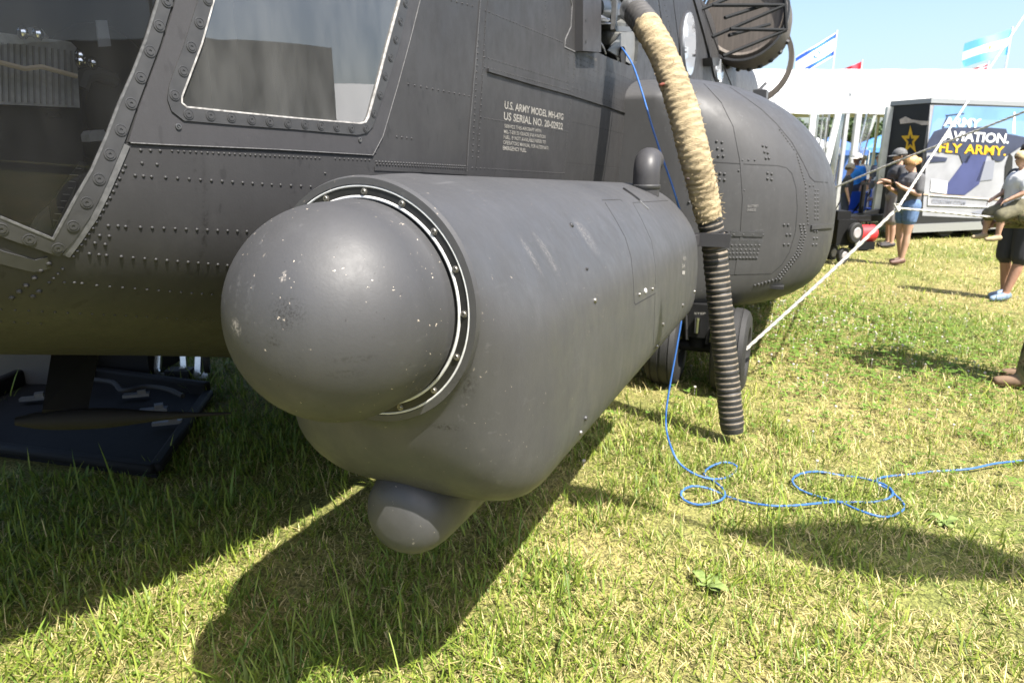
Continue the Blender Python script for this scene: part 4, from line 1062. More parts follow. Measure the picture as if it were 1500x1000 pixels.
for s_, (px, py, w, h) in enumerate(((968, 124, 9, 5), (986, 145, 4, 3), (995, 172, 10, 4), (1003, 186, 9, 4), (1010, 190, 6, 3), (1041, 270, 8, 4), (1042, 296, 8, 3), (1008, 262, 6, 4))):
    i = min(range(len(path)), key=lambda q: abs((lambda W: 500 - FPX * (W[1] * SP + (W[2] - CAMH) * CP) / (W[1] * CP - (W[2] - CAMH) * SP))(path[q]) - py))
    d = Vector(wray(px, py)); c = path[i]; dep = c.y / d.y; q = Vector((0, 0, CAMH)) + d * dep; q = c + (q - c).normalized() * min((q - c).length, .07) - d.normalized() * .055 if (q - c).length > 1e-3 else c - d.normalized() * .08
    t_ = MB(); t_.ell(q - O, (w * .0019, .012, h * .0019), 8, 5, Matrix.Rotation(.3 * (s_ % 3 - 1), 3, 'Y')); t_.build('sleeve_tear', mat('tear_dark', (.05, .035, .03), .9) if s_ != 0 else mat('tear_red', (.16, .045, .03), .9), cv)
def r_corr(s, t, f):
    q = (s / .034) % 1.0
    return .0635 + .0065 * (math.sin(math.pi * q) ** .6) + .001 * math.sin(t * 3 + s * 40) - (.006 if f > .975 else 0)
mb = hose_mesh(i_b - 10, i_c, r_corr, 32, None, lambda s, k_: 1 if (s / .034) % 1.0 < .2 else 0)
mb.build('corrugated_hose', [mat('hose_black', (.020, .0195, .019), .6, noise=.35, nscale=30), mat('hose_wire_tan', (.15, .12, .085), .7, noise=.4, nscale=50)], hose, 60)
mb = MB(); mb.tube([path[i_c - 2] - O, path[i_c] - O + (path[i_c] - path[i_c - 2]).normalized() * .004], [.060, .060], 24); mb.build('hose_mouth', M_GAP, hose)
mb = hose_mesh(i_a - 14, i_a + 16, lambda s, t, f: .078 + .002 * math.sin(s * 160), 32, None); mb.build('rubber_cuff', mat('cuff_grey', (.045, .042, .04), .7, noise=.3, nscale=40), hose, 60)
mb = hose_mesh(max(0, i_a - 24), i_a - 12, lambda s, t, f: .080, 28, None); mb.build('hose_clamp', M_ALU, hose, 60)
cb = Vector(l2w(la(1046, 349, 4.0))) - O
sp2 = MB(); wv = (Vector((NX[0], NX[1], 0)))
sp2.lathe([(.078, -.035), (.083, -.035), (.083, .035), (.078, .035), (.078, -.035)], cb, (0, 0, 1), 28)
sp2.build('hose_strap', M_DOOR, hose, 30)
br = MB(); pz = Vector(la(1046, 349, 4.0)); br.box((pz.x - .005, 3.90, pz.z), (.21, .012, .072)); br.bar((pz.x - .09, 3.90, pz.z), (pz.x - .1, 3.7, pz.z), .05, .06); br.build('hose_bracket', M_DOOR, pod, 30)

# ------------------------------------------------------------------ blue cable
cp = [l2w(p) for p in (ll(909, 69, -1.29), ll(915, 76, -1.2), la(928, 98, 4.45), la(942, 140, 4.3), la(955, 185, 4.15), la(972, 236, 4.03), la(988, 282, 3.9), la(1000, 330, 3.98), la(1003, 400, 4.0), la(999, 460, 3.98), la(992, 505, 3.95), la(983, 555, 3.92), la(976, 600, 3.88), la(976, 628, 3.84))]
gp = [(983, 655), (996, 679), (1022, 696), (1052, 701.6), (1074, 694), (1080, 683), (1063, 676.6), (1041, 683), (1031, 694), (1044.5, 703.5), (1059.5, 716.5), (1061, 727.7), (1048, 735), (1022, 739), (1001.6, 731.5), (998, 720), (1013, 711.7), (1037, 714.7), (1063, 726), (1089, 734), (1126.6, 740), (1164, 740), (1220, 735), (1276, 735), (1302, 729), (1307.7, 720), (1294.6, 709), (1261, 699.7), (1231, 696), (1197.6, 690.4), (1171.4, 694), (1160, 703.5), (1171.4, 716.5), (1201, 727.7), (1235, 737), (1261, 748), (1298, 757), (1324.5, 744.5), (1317, 729.6), (1298, 714.7), (1285, 707), (1291, 699), (1335.7, 694), (1369, 690), (1418, 686.7), (1459, 678.4), (1500, 674), (1580, 664)]
for i, (px, py) in enumerate(gp):
    z = .10 if i == 0 else .045 if i == 1 else .007 + .014 * math.sin(i * 1.3)
    cp.append(on_z(px, py, z))
mb = MB(); mb.tube(spline(cp, .03), .0056, 8)
o = mb.build('power_cable', mat('cable_blue', (.03, .11, .34), .45, noise=.15, nscale=20), None, 60)
tag(o, 'bright blue cable hanging from the hull and looped across the grass', 'cable')

# ------------------------------------------------------------------ white tie-down ropes
M_ROPE = mat('rope_white', (.40, .385, .35), .85, noise=.3, nscale=120)
def rope(name, pts, r, label, braid=True):
    P_ = spline(pts, .02); m = len(P_); mb = MB()
    if braid:
        for ph in (0, 2.094, 4.189):
            Q = []
            for i in range(m):
                tn = (P_[min(i + 1, m - 1)] - P_[max(i - 1, 0)]).normalized(); u_ = tn.cross(Vector((0, 0, 1))).normalized(); w_ = tn.cross(u_); an = i * .7 + ph
                Q.append(P_[i] + (u_ * math.cos(an) + w_ * math.sin(an)) * r * .45)
            mb.tube(Q, r * .58, 6)
    else: mb.tube(P_, r, 6)
    o = mb.build(name, M_ROPE, None, 60); tag(o, label, 'rope', 'white ropes round the helicopter'); return o
tr = lambda px, py, t: Vector(CAMW + wray(px, py) * t)
KN = tr(1315, 305, 4.7)
wheel_pt = Vector(l2w(la(1092, 512, 4.86)))
rope('tie_down_rope', [wheel_pt, wheel_pt.lerp(KN, .5) + Vector((0, 0, -.012)), KN], .0125, 'thick white rope running from the landing wheel up to the knot')
rope('tie_down_rope', [KN, tr(1366, 227, 5.1), tr(1418, 148, 5.5), tr(1500, 24, 6.2), tr(1640, -190, 7.4)], .0095, 'white rope slanting steeply from the knot up past the trailer')
rope('tie_down_rope', [tr(1195, 286, 9.5), tr(1222, 275, 9.3), tr(1310, 238, 8.6), tr(1400, 203, 8.0), tr(1500, 164, 7.4), tr(1640, 105, 6.6)], .013, 'white rope crossing the trailer at a shallow slope from behind the sponson')
rope('barrier_rope', [KN, tr(1380, 311, 4.75), tr(1440, 317, 4.8), tr(1500, 320, 4.85), tr(1600, 318, 4.95)], .009, 'white barrier rope stretched level to the right from the knot')
mb = MB(); mb.ell(KN, (.017, .017, .02), 10, 6); mb.tube([KN + Vector((.02, 0, .02)), KN + Vector((-.03, 0, .03)), KN + Vector((-.01, -.03, -.02)), KN + Vector((.02, 0, 0))], .008, 6)
kn = mb.build('rope_knot', M_ROPE, None, 60); tag(kn, 'white knot where the three ropes meet in front of the denim shorts', 'knot')

# ------------------------------------------------------------------ things lying under the hull
tq = [Vector(on_z(px, py, z)) for px, py, z in ((-30, 655, .04), (228, 690, .04), (306, 578, .04), (75, 545, .04), (-70, 610, .04))]
tray = empty('equipment_tray', tuple(tq[1][:2]) + (0,)); TO = Vector((tq[1].x, tq[1].y, 0))
tag(tray, 'black plastic equipment tray with raised rim lying on the grass under the hull', 'tray')
b_ = MB(); pl_ = [p - TO for p in tq]; b_.prism([p + Vector((0, 0, -.04)) for p in pl_], (0, 0, .045)); b_.build('tray_floor', M_BLACK, tray, 20)
cen = sum(pl_, Vector()) / len(pl_)
for i in range(len(pl_)):
    p, q = pl_[i], pl_[(i + 1) % len(pl_)]
    b_ = MB(); hgt = (.05, .05, .10, .13, .10)[i]; b_.bar(p + Vector((0, 0, hgt / 2 - .01)), q + Vector((0, 0, hgt / 2 - .01)), .07, hgt)
    o = b_.build('rim', M_BLACK, tray, 20); bv = o.modifiers.new('bevel', 'BEVEL'); bv.width = .018; bv.segments = 2
for px, py in ((50, 583), (245, 618), (225, 600), (200, 578)):
    p = Vector(on_z(px, py, .08)) - TO; b_ = MB(); b_.box(p, (.16, .05, .02), Matrix.Rotation(.3, 3, 'Z')); b_.box(p + Vector((.03, .01, .02)), (.05, .05, .03), Matrix.Rotation(.5, 3, 'Z')); b_.build('latch', mat('latch_steel', (.22, .22, .22), .35, .8), tray, 0)
b_ = MB(); b_.tube(spline([Vector(on_z(x, y, .15)) - TO for x, y in ((130, 555), (165, 560), (180, 572), (215, 566), (245, 570), (268, 580))], .03), .016, 8); b_.build('carry_handle', M_RUBBER, tray)
# dark equipment crate, folded aluminium trolley and a pale panel behind it
p = on_z(130, 566); cr_ = empty('equipment_case', (p[0], p[1], 0)); tag(cr_, 'black equipment case in the shade behind the antenna and the tray', 'case')
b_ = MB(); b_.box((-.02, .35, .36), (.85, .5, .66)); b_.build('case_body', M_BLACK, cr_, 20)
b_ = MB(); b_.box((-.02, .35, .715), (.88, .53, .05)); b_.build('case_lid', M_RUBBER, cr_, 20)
b_ = MB(); b_.box((-.02, .09, .5), (.2, .02, .03)); b_.build('case_handle', M_RUBBER, cr_, 20)
p = on_z(15, 600); pb = empty('display_board', (p[0], p[1], 0)); tag(pb, 'brownish grey board standing in the shade at the left edge under the hull', 'board')
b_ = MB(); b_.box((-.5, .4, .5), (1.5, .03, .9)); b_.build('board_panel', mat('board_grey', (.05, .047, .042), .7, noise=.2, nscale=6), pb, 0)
b_ = MB()
for x in (-1.1, .15): b_.bar((x, .44, 0), (x, .44, .9), .04, .04)
b_.build('board_frame', M_FRAME, pb, 0)
p = on_z(270, 566); tl = empty('folding_trolley', (p[0], p[1], 0)); tag(tl, 'folding aluminium trolley with angled legs standing behind the black tray', 'trolley')
q_ = lambda px, py, t=5.15: Vector(CAMW + wray(px, py) * t) - Vector((p[0], p[1], 0))
for pts in (((233, 505), (231, 540), (210, 558)), ((268, 505), (270, 538), (252, 556)), ((292, 505), (290, 545), (276, 570))):
    b_ = MB()
    for i in range(2): b_.bar(q_(*pts[i]), q_(*pts[i + 1]), .042, .03, (0, 1, 0))
    b_.build('leg', M_ALU, tl, 0)
b_ = MB(); b_.prism([q_(276, 572), q_(304, 538), (q_(305, 565)), q_(290, 580)], (0, .03, 0)); b_.build('foot_plate', M_ALU, tl, 0)
b_ = MB(); b_.lathe([(.06, -.02), (.11, -.02), (.115, 0), (.11, .02), (.06, .02)], q_(302, 525), (1, .4, 0), 24); b_.build('wheel', M_RUBBER, tl)
b_ = MB(); b_.box(q_(265, 555), (.18, .12, .16)); b_.build('hinge_block', M_RUBBER, tl, 0)
b_ = MB(); b_.bar(q_(225, 548), q_(300, 556), .03, .03); b_.build('cross_bar', M_ALU, tl, 0)

# ------------------------------------------------------------------ people
def fbm_off(): return random.uniform(-1, 1)
def roundcone(mb, p, q, r0, r1, n=12):
    p = Vector(p); q = Vector(q); d = q - p
    if d.length < 1e-6: mb.ell(p, (r0, r0, r0), n, 8); return
    d.normalize(); ref = Vector((0, 0, 1)) if abs(d.z) < .9 else Vector((1, 0, 0)); u = d.cross(ref).normalized(); w = d.cross(u)
    prof = [(p, -math.cos(t) * r0, math.sin(t) * r0) for t in np.linspace(0, math.pi / 2, 5)] + [(q, math.sin(t) * r1, math.cos(t) * r1) for t in np.linspace(0, math.pi / 2, 5)]
    vs = []; fs = []
    for c, h, r in prof:
        for k in range(n): an = 2 * math.pi * k / n; vs.append(c + d * h + (u * math.cos(an) + w * math.sin(an)) * max(r, 1e-4))
    for i in range(len(prof) - 1):
        for k in range(n): fs.append((i * n + k, i * n + (k + 1) % n, (i + 1) * n + (k + 1) % n, (i + 1) * n + k))
    fs.append(tuple(range(n))[::-1]); fs.append(tuple((len(prof) - 1) * n + k for k in range(n)))
    mb.add(vs, fs)

def person(label, loc, rz, H_, cols, pose, group=None, bulk=1.0, voxel=.012, hair=None, cap=None, extra=None, sleeve=.55, legs='shorts', base_z=0.0, name='person'):
    """one continuous body grown from tapered limbs; local x right, y forward, z up, 1.75 m figure scaled to H_"""
    J = dict(pelvis=(0, 0, .95), chest=(0, .01, 1.28), neck=(0, 0, 1.47), head=(0, .02, 1.63),
             lsh=(-.185, 0, 1.40), rsh=(.185, 0, 1.40), lel=(-.24, -.02, 1.12), rel=(.24, -.02, 1.12), lwr=(-.25, .06, .88), rwr=(.25, .06, .88),
             lhip=(-.09, 0, .92), rhip=(.09, 0, .92), lkn=(-.10, .02, .50), rkn=(.10, .02, .50), lan=(-.10, -.01, .09), ran=(.10, -.01, .09))
    J.update(pose); J = {k: Vector(v) for k, v in J.items()}
    S = H_ / 1.75; b = bulk; caps = []          # (p, q, r0, r1, region)
    hd = J['head']; up = (hd - J['neck']).normalized(); fw = Vector(pose.get('look', (0, 1, 0))).normalized()
    caps += [(J['pelvis'] + Vector((-.05 * b, 0, 0)), J['pelvis'] + Vector((.05 * b, 0, 0)), .135 * b, .135 * b, 'pants' if legs != 'dress' else 'shirt'),
             (J['pelvis'] + Vector((0, 0, .06)), J['chest'], .145 * b, .155 * b, 'shirt'), (J['chest'] + Vector((-.06 * b, 0, .04)), J['chest'] + Vector((.06 * b, 0, .04)), .135 * b, .135 * b, 'shirt'),
             (J['lsh'], J['rsh'], .07, .07, 'shirt'), (J['neck'] + Vector((0, 0, -.05)), J['neck'] + up * .06, .06, .055, 'skin'),
             (hd + Vector((0, 0, .03)), hd + up * .02 + fw * .0, .095, .095, 'skin'), (hd - up * .035 + fw * .03, hd - up * .06 + fw * .045, .07, .052, 'skin'),
             (hd + fw * .095 - up * .012, hd + fw * .115 - up * .028, .012, .015, 'skin')]
    sd = fw.cross(up).normalized()
    for s in (-1, 1): caps.append((hd + sd * (s * .09) + up * .015, hd + sd * (s * .098) - up * .015, .018, .014, 'skin'))
    for s, k in (('l', -1), ('r', 1)):
        sh, el, wr = J[s + 'sh'], J[s + 'el'], J[s + 'wr']; mid = sh.lerp(el, sleeve * 1.2 if sleeve < .8 else 1)
        if sleeve < .8: caps += [(sh, mid, .066 * b, .062 * b, 'shirt'), (mid, el, .047 * b, .042, 'skin'), (el, wr, .042, .029, 'skin')]
        else: caps += [(sh, el, .066 * b, .056 * b, 'shirt'), (el, wr, .056 * b, .043, 'shirt')]
        fd = (wr - el).normalized(); fd = Vector(pose.get(s + 'hand', fd)).normalized()
        sdv = fd.cross(Vector((0, 0, 1)));  sdv = (sdv if sdv.length > .2 else Vector((0, 1, 0))).normalized(); nm = sdv.cross(fd)
        palm = wr + fd * .075; caps += [(wr, wr + fd * .03, .027, .03, 'skin'), (wr + fd * .03 - sdv * .018, palm - sdv * .02, .019, .018, 'skin'), (wr + fd * .03 + sdv * .018, palm + sdv * .02, .019, .018, 'skin')]
        for i, ln in enumerate((.062, .072, .068, .052)):
            f0 = palm + sdv * ((i - 1.5) * .019); f1 = f0 + fd * ln * .55 - nm * .012; f2 = f1 + fd * ln * .4 - nm * .026; caps += [(f0, f1, .0095, .0088, 'skin'), (f1, f2, .0088, .0072, 'skin')]
        t0 = wr + fd * .03 + sdv * (-k * .026); t1 = t0 + fd * .035 + sdv * (-k * .028); caps += [(t0, t1, .0115, .0105, 'skin'), (t1, t1 + fd * .03, .0105, .0085, 'skin')]
        hp, kn_, an = J[s + 'hip'], J[s + 'kn'], J[s + 'an']; cut = {'shorts': .98, 'short_shorts': .42, 'long': 1.0}[legs]
        if legs == 'long': caps += [(hp, kn_, .105 * b, .078 * b, 'pants'), (kn_, an + Vector((0, 0, .02)), .076 * b, .068, 'pants')]
        else:
            c_ = hp.lerp(kn_, cut); caps += [(hp, c_, .108 * b, (.095 if legs == 'short_shorts' else .088) * b, 'pants')]
            if cut < .9: caps.append((c_, kn_, .078 * b, .056, 'skin'))
            else: caps.append((c_, kn_, .06, .056, 'skin'))
            clf = kn_.lerp(an, .35) + Vector((0, -.012, 0)); caps += [(kn_, clf, .055, .058, 'skin'), (clf, an, .058, .036, 'skin')]
        toe = Vector(pose.get(s + 'toe', (0, 1, 0))).normalized(); caps += [(an + Vector((0, 0, -.03)) - toe * .03, an + Vector((0, 0, -.045)) + toe * .06, .046, .046, 'shoe'), (an + Vector((0, 0, -.048)) + toe * .06, an + Vector((0, 0, -.055)) + toe * .165, .046, .034, 'shoe')]
    mb = MB()
    for p, q, r0, r1, rg in caps: roundcone(mb, p * S, q * S, r0 * S, r1 * S)
    me = bpy.data.meshes.new('body'); me.from_pydata(mb.v, [], mb.f)
    tmp = bpy.data.objects.new('tmp', me); COL.objects.link(tmp)
    md = tmp.modifiers.new('r', 'REMESH'); md.mode = 'VOXEL'; md.voxel_size = voxel; md.use_smooth_shade = True
    sm = tmp.modifiers.new('s', 'SMOOTH'); sm.factor = .5; sm.iterations = 2
    dg = bpy.context.evaluated_depsgraph_get(); bm_ = bpy.data.meshes.new_from_object(tmp.evaluated_get(dg)); bpy.data.objects.remove(tmp)
    regs = ['skin', 'shirt', 'pants', 'shoe']
    for g in regs: bm_.materials.append(cols[g])
    C = np.zeros(len(bm_.polygons) * 3); bm_.polygons.foreach_get('center', C); C = C.reshape(-1, 3) / S
    best = np.full(len(C), 1e9); idx = np.zeros(len(C), int)
    for p, q, r0, r1, rg in caps:
        a = np.array(p); d = np.array(q) - a; L2 = max(d @ d, 1e-9); t = np.clip((C - a) @ d / L2, 0, 1)
        ds = np.linalg.norm(C - a - t[:, None] * d, axis=1) - (r0 + (r1 - r0) * t)
        if rg in ('shirt', 'pants'): ds = ds - .008
        m_ = ds < best; best[m_] = ds[m_]; idx[m_] = regs.index(rg)
    bm_.polygons.foreach_set('material_index', idx.astype(np.int32)); bm_.polygons.foreach_set('use_smooth', np.ones(len(C), bool)); bm_.update()
    root = empty(name, (loc[0], loc[1], base_z), rz)
    bo = bpy.data.objects.new('body', bm_); COL.objects.link(bo); bo.parent = root
    Mh = Matrix((( sd.x, fw.x, up.x), (sd.y, fw.y, up.y), (sd.z, fw.z, up.z)))
    fm = MB()
    for s in (-1, 1): fm.ell((hd + sd * (s * .034) + fw * .088 + up * .012) * S, (.010 * S, .008 * S, .007 * S), 8, 5)
    fm.build('eyes', mat('eye_dark', (.05, .04, .035), .3), root)
    fm = MB(); fm.ell((hd + fw * .093 - up * .055) * S, (.022 * S, .008 * S, .007 * S), 8, 5, Mh); fm.build('mouth', mat('lip', (.30, .12, .10), .5), root)
    if hair:
        hm = MB(); n, m2 = 20, 12; vs = []; fs = []
        for i in range(m2 + 1):
            t = math.pi * .66 * i / m2
            for k in range(n):
                ph = 2 * math.pi * k / n; f = math.sin(ph)      # +1 front
                tt = t * (1 - .36 * max(0, f)) ; r = .108 + .006 * math.sin(9 * ph + 4 * t) + .004 * random.random()
                vs.append((hd + up * .025 + (sd * math.cos(ph) * math.sin(tt) + fw * math.sin(ph) * math.sin(tt) * 1.06 + up * math.cos(tt)) * r) * S)
        for i in range(m2):
            for k in range(n): fs.append((i * n + k, (i + 1) * n + k, (i + 1) * n + (k + 1) % n, i * n + (k + 1) % n))
        hm.add(vs, fs)
        if hair[1] == 'bun': hm.ell((hd - fw * .12 + up * .0) * S, (.05 * S, .05 * S, .055 * S), 10, 7)
        if hair[1] == 'long':
            for j in range(9): a_ = R(200 + j * 17.5); hm.tube([(hd + (sd * math.cos(a_) + fw * math.sin(a_)) * .095 + up * z_) * S for z_ in (.02, -.08, -.18)], [.03 * S, .03 * S, .012 * S], 6)
        hm.build('hair', hair[0], root, 60)
    if cap:
        cm = MB(); vs = []; n = 20
        for i in range(7):
            t = math.pi * .5 * i / 6
            for k in range(n):
                ph = 2 * math.pi * k / n; vs.append((hd + up * .035 + (sd * math.cos(ph) * math.sin(t) + fw * math.sin(ph) * math.sin(t) * 1.05 + up * math.cos(t) * .95) * .118) * S)
        cm.add(vs, [(i * n + k, (i + 1) * n + k, (i + 1) * n + (k + 1) % n, i * n + (k + 1) % n) for i in range(6) for k in range(n)])
        vis = []
        for j in range(9):
            a_ = R(20 + j * 17.5); vis.append((hd + up * .035 + sd * math.cos(a_) * .11 + fw * math.sin(a_) * .115) * S)
        for j in range(9):
            a_ = R(20 + j * 17.5); vis.append((hd + up * .015 + sd * math.cos(a_) * .105 + fw * (math.sin(a_) * .115 + .085 * math.sin(a_))) * S)
        cm.add(vis + [v - up * .006 for v in vis], [(j, j + 1, 10 + j, 9 + j) for j in range(8)] + [(18 + j, 27 + j, 28 + j, 19 + j) for j in range(8)] + [(9 + j, 10 + j, 28 + j, 27 + j) for j in range(8)])
        cm.build('cap', cap, root, 50)
    if extra: extra(root, S, J)
    tag(root, label, 'person', group); return root

SKIN = mat('skin_fair', (.40, .24, .165), .55, noise=.08, nscale=20); SKIN2 = mat('skin_tan', (.30, .165, .11), .55, noise=.08, nscale=20)
DKSHIRT = mat('charcoal_tee', (.045, .045, .05), .85, noise=.15, nscale=18, bump=.4, bscale=25)
GRSHIRT = mat('grey_tee', (.085, .085, .09), .85, noise=.12, nscale=14, bump=.4, bscale=22)
SHOE = mat('dark_shoe', (.035, .03, .03), .6, noise=.3, nscale=30)
DENIM = mat('denim', (.09, .15, .27), .85, noise=.3, nscale=25); BLACKSH = mat('black_shorts', (.022, .022, .026), .85, noise=.2, nscale=15, bump=.4, bscale=20)
BLOND = mat('blond_hair', (.42, .24, .10), .6, noise=.35, nscale=60, stretch=(1, 1, .2)); FAIRHAIR = mat('fair_hair', (.55, .40, .22), .6, noise=.3, nscale=60)
CAPGREY = mat('grey_cap', (.10, .10, .10), .8, noise=.5, nscale=45); CAPWHITE = mat('white_cap', (.62, .60, .56), .8, noise=.2, nscale=30); CAPTAN = mat('tan_cap', (.33, .28, .19), .8, noise=.2, nscale=30)
def camo_mat():
    m = bpy.data.materials.new('camouflage'); m.use_nodes = True; nt = m.node_tree; b = nt.nodes['Principled BSDF']; b.inputs['Roughness'].default_value = .9
    tc = nt.nodes.new('ShaderNodeTexCoord'); n = nt.nodes.new('ShaderNodeTexNoise'); n.inputs['Scale'].default_value = 13; n.inputs['Detail'].default_value = 3; n.inputs['Distortion'].default_value = .8
    nt.links.new(tc.outputs['Object'], n.inputs['Vector']); r = nt.nodes.new('ShaderNodeValToRGB'); r.color_ramp.interpolation = 'CONSTANT'; nt.links.new(n.outputs['Fac'], r.inputs[0]); e = r.color_ramp.elements
    e[0].position = 0; e[0].color = (.045, .035, .02, 1); e[1].position = .42; e[1].color = (.12, .12, .06, 1)
    for p_, c_ in ((.5, (.20, .165, .10)), (.58, (.09, .06, .035)), (.64, (.26, .22, .14))): x = e.new(p_); x.color = (*c_, 1)
    nt.links.new(r.outputs[0], b.inputs['Base Color']); return m
CAMO = camo_mat()
BLUESH = mat('blue_shirt', (.03, .24, .72), .8, noise=.12, nscale=12); PINKSH = mat('pale_tee', (.60, .52, .55), .85, noise=.1, nscale=12); WHITESH = mat('white_tee', (.6, .6, .6), .85, noise=.08, nscale=12); NAVY = mat('navy_cloth', (.03, .035, .06), .85, noise=.2, nscale=15)
LGREYSH = mat('stone_shorts', (.20, .19, .185), .85, noise=.15, nscale=15)
SANDAL = mat('brown_sandal', (.10, .05, .035), .6, noise=.3, nscale=30); SNEAK = mat('blue_sneaker', (.14, .20, .28), .6, noise=.5, nscale=30)
sk = lambda sh, pa, so=SHOE, s=SKIN: dict(skin=s, shirt=sh, pants=pa, shoe=so)
GV = 'visitors standing on the show ground'
LEFT = R(90)       # local +y turned to world -x
w_ = on_z(1318, 386)
def phone(root, S, J):
    b_ = MB(); c = J['lwr'] * S + Vector((.03, .10, .06)); b_.box(c, (.075, .012, .15), Matrix.Rotation(-.5, 3, 'X')); b_.build('phone', M_BLACK, root, 0)
    b_ = MB(); b_.tube([J['rsh'] * S + Vector((-.05, .02, .07)), J['chest'] * S + Vector((0, .16, -.05)), J['pelvis'] * S + Vector((-.17, .02, .08))], .012, 6); b_.build('bag_strap', M_RUBBER, root)
wom = person('person in grey tee and denim shorts standing and looking at a phone', w_, R(96), 1.68, sk(GRSHIRT, DENIM, SANDAL), dict(head=(0, .05, 1.62), look=(.05, .9, -.3), lel=(-.24, .02, 1.14), lwr=(-.12, .27, 1.26), rel=(.24, .0, 1.13), rwr=(.10, .29, 1.22), lhand=(.2, .5, .5), rhand=(-.2, .6, .4), lan=(-.09, .05, .09), ran=(.09, -.06, .09)), GV, 1.18, .011, (BLOND, 'bun'), None, phone, .6, 'short_shorts')
w_ = on_z(1301, 362)
person('person in charcoal tee and patterned cap standing behind the one with the phone', w_, R(80), 1.8, sk(DKSHIRT, LGREYSH), dict(look=(0, 1, -.1), lwr=(-.12, .22, 1.20), rwr=(.10, .22, 1.16), lel=(-.27, .0, 1.12), rel=(.27, .0, 1.12)), GV, 1.15, .014, (mat('dark_hair', (.03, .022, .018), .6), 'short'), CAPGREY, None, .6, 'shorts')
w_ = on_z(1277, 336)
person('small person in pale tee and white cap standing beside the trailer tongue', w_, R(75), 1.22, sk(PINKSH, NAVY), dict(lwr=(-.15, .2, 1.0), rwr=(.15, .2, 1.0)), GV, .9, .013, (FAIRHAIR, 'long'), CAPWHITE, None, .5, 'short_shorts')
w_ = on_z(1244, 333)
person('person in bright blue shirt and white cap near the tent opening', w_, R(110), 1.75, sk(BLUESH, NAVY, SHOE, SKIN2), dict(), GV, 1.15, .016, (mat('dark_hair', (.03, .022, .018), .6), 'short'), CAPWHITE, None, .6, 'shorts')
w_ = on_z(1232, 341)
person('person in grey tee and tan cap standing in front of the bright blue shirt', w_, R(250), 1.52, sk(DKSHIRT, NAVY), dict(look=(.3, 1, 0)), GV, .95, .014, (mat('brown_hair', (.06, .04, .025), .6), 'short'), CAPTAN, None, .55, 'shorts')
w_ = on_z(1474, 438)
person('person in black shorts and blue running shoes standing behind the camouflage uniform', w_, R(100), 1.8, sk(mat('dark_print_shirt', (.05, .05, .05), .85, noise=.5, nscale=30), BLACKSH, SNEAK, SKIN2), dict(lan=(-.09, .12, .09), ran=(.09, -.04, .09), rel=(.24, .03, 1.12), rwr=(.2, .2, 1.0)), GV, 1.12, .012, (mat('brown_hair', (.06, .04, .025), .6), 'short'), None, None, .6, 'shorts')
w_ = on_z(1516, 562)
sol = person('person in green and brown camouflage uniform at the right edge holding a child', (w_[0], w_[1]), R(70), 1.83, sk(CAMO, CAMO, mat('tan_boot', (.16, .10, .06), .8), SKIN2), dict(lel=(-.29, .16, 1.14), lwr=(-.06, .42, 1.20), rel=(.28, .16, 1.12), rwr=(.06, .44, 1.12), lhand=(1, .2, 0), rhand=(-1, .2, 0), lan=(-.13, .1, .09), lkn=(-.12, .06, .5)), GV, 1.1, .012, (mat('brown_hair', (.06, .04, .025), .6), 'short'), None, None, .9, 'long')
kp = CAMW + wray(1489, 300) * 4.75
person('small person in white tee carried on a camouflaged arm at the right edge', (kp[0], kp[1]), R(85), .76, sk(WHITESH, mat('camo_shorts', (.11, .10, .06), .85, noise=.5, nscale=25), mat('tan_shoe', (.34, .26, .16), .8)),
       dict(head=(0, .03, 1.66), lkn=(-.17, .30, .80), rkn=(.17, .30, .80), lan=(-.17, .30, .48), ran=(.17, .32, .48), lel=(-.24, .08, 1.15), lwr=(-.2, .25, 1.05), rel=(.24, .08, 1.15), rwr=(.2, .25, 1.05)), GV, 1.25, .009, (FAIRHAIR, 'short'), None, None, .5, 'shorts', .885)

for px, yy, lb, sh, cp_ in ((1287, 20.5, 'person in black standing at the tent table left of the trailer nose', NAVY, None), (1207, 23.5, 'person in red shirt inside the tent behind the clear curtain', mat('red_tee', (.30, .03, .03), .85), None), (1262, 24.0, 'person in white shirt and tan cap at the back of the tent', WHITESH, CAPTAN)):
    q = on_y(px, 250, yy); person(lb, (q[0], yy), R(random.uniform(60, 200)), 1.75, sk(sh, NAVY, SHOE, SKIN2), dict(), GV, 1.1, .02, (mat('dark_hair', (.03, .022, .018), .6), 'short'), cp_, None, .6, 'long')

# ------------------------------------------------------------------ trailer
TC = np.array([8.3, 14.3]); TD = np.array([.94, .342]); TN = np.array([.342, -.94])       # side plane: corner, direction, outward normal
TT = np.array([7.93, 15.05])
tra = empty('exhibit_trailer', (TC[0], TC[1], 0)); tag(tra, 'enclosed display trailer with helicopter picture and ARMY AVIATION lettering', 'trailer')
TO = np.array([TC[0], TC[1], 0])
P3 = lambda xy, z: Vector((xy[0] - TC[0], xy[1] - TC[1], z))
E_ = TC + TD * 7.5; back = -TN * 2.3
foot = [TC, TT, TT + np.array([.62, 1.15]), E_ + back, E_]
b_ = MB(); b_.prism([P3(p, .26) for p in foot], (0, 0, 2.44)); b_.build('trailer_body', mat('trailer_black', (.02, .021, .024), .35, noise=.1, nscale=4), tra, 20)
b_ = MB(); grow = [TC + TN * .03 - TD * .02, TT + np.array([-.04, -.01]), TT + np.array([.62, 1.2]), E_ + back * 1.02, E_ + TN * .03]
b_.prism([P3(p, 2.70) for p in grow], (0, 0, .09)); b_.build('roof_trim', mat('trim_silver', (.36, .37, .38), .35, .5), tra, 20)
b_ = MB(); b_.prism([P3(TC + TN * .03, .15), P3(E_ + TN * .03, .15), P3(E_ - TN * .05, .15), P3(TC - TN * .05, .15)], (0, 0, .17)); b_.build('lower_rail', mat('trim_silver', (.36, .37, .38)), tra, 20)
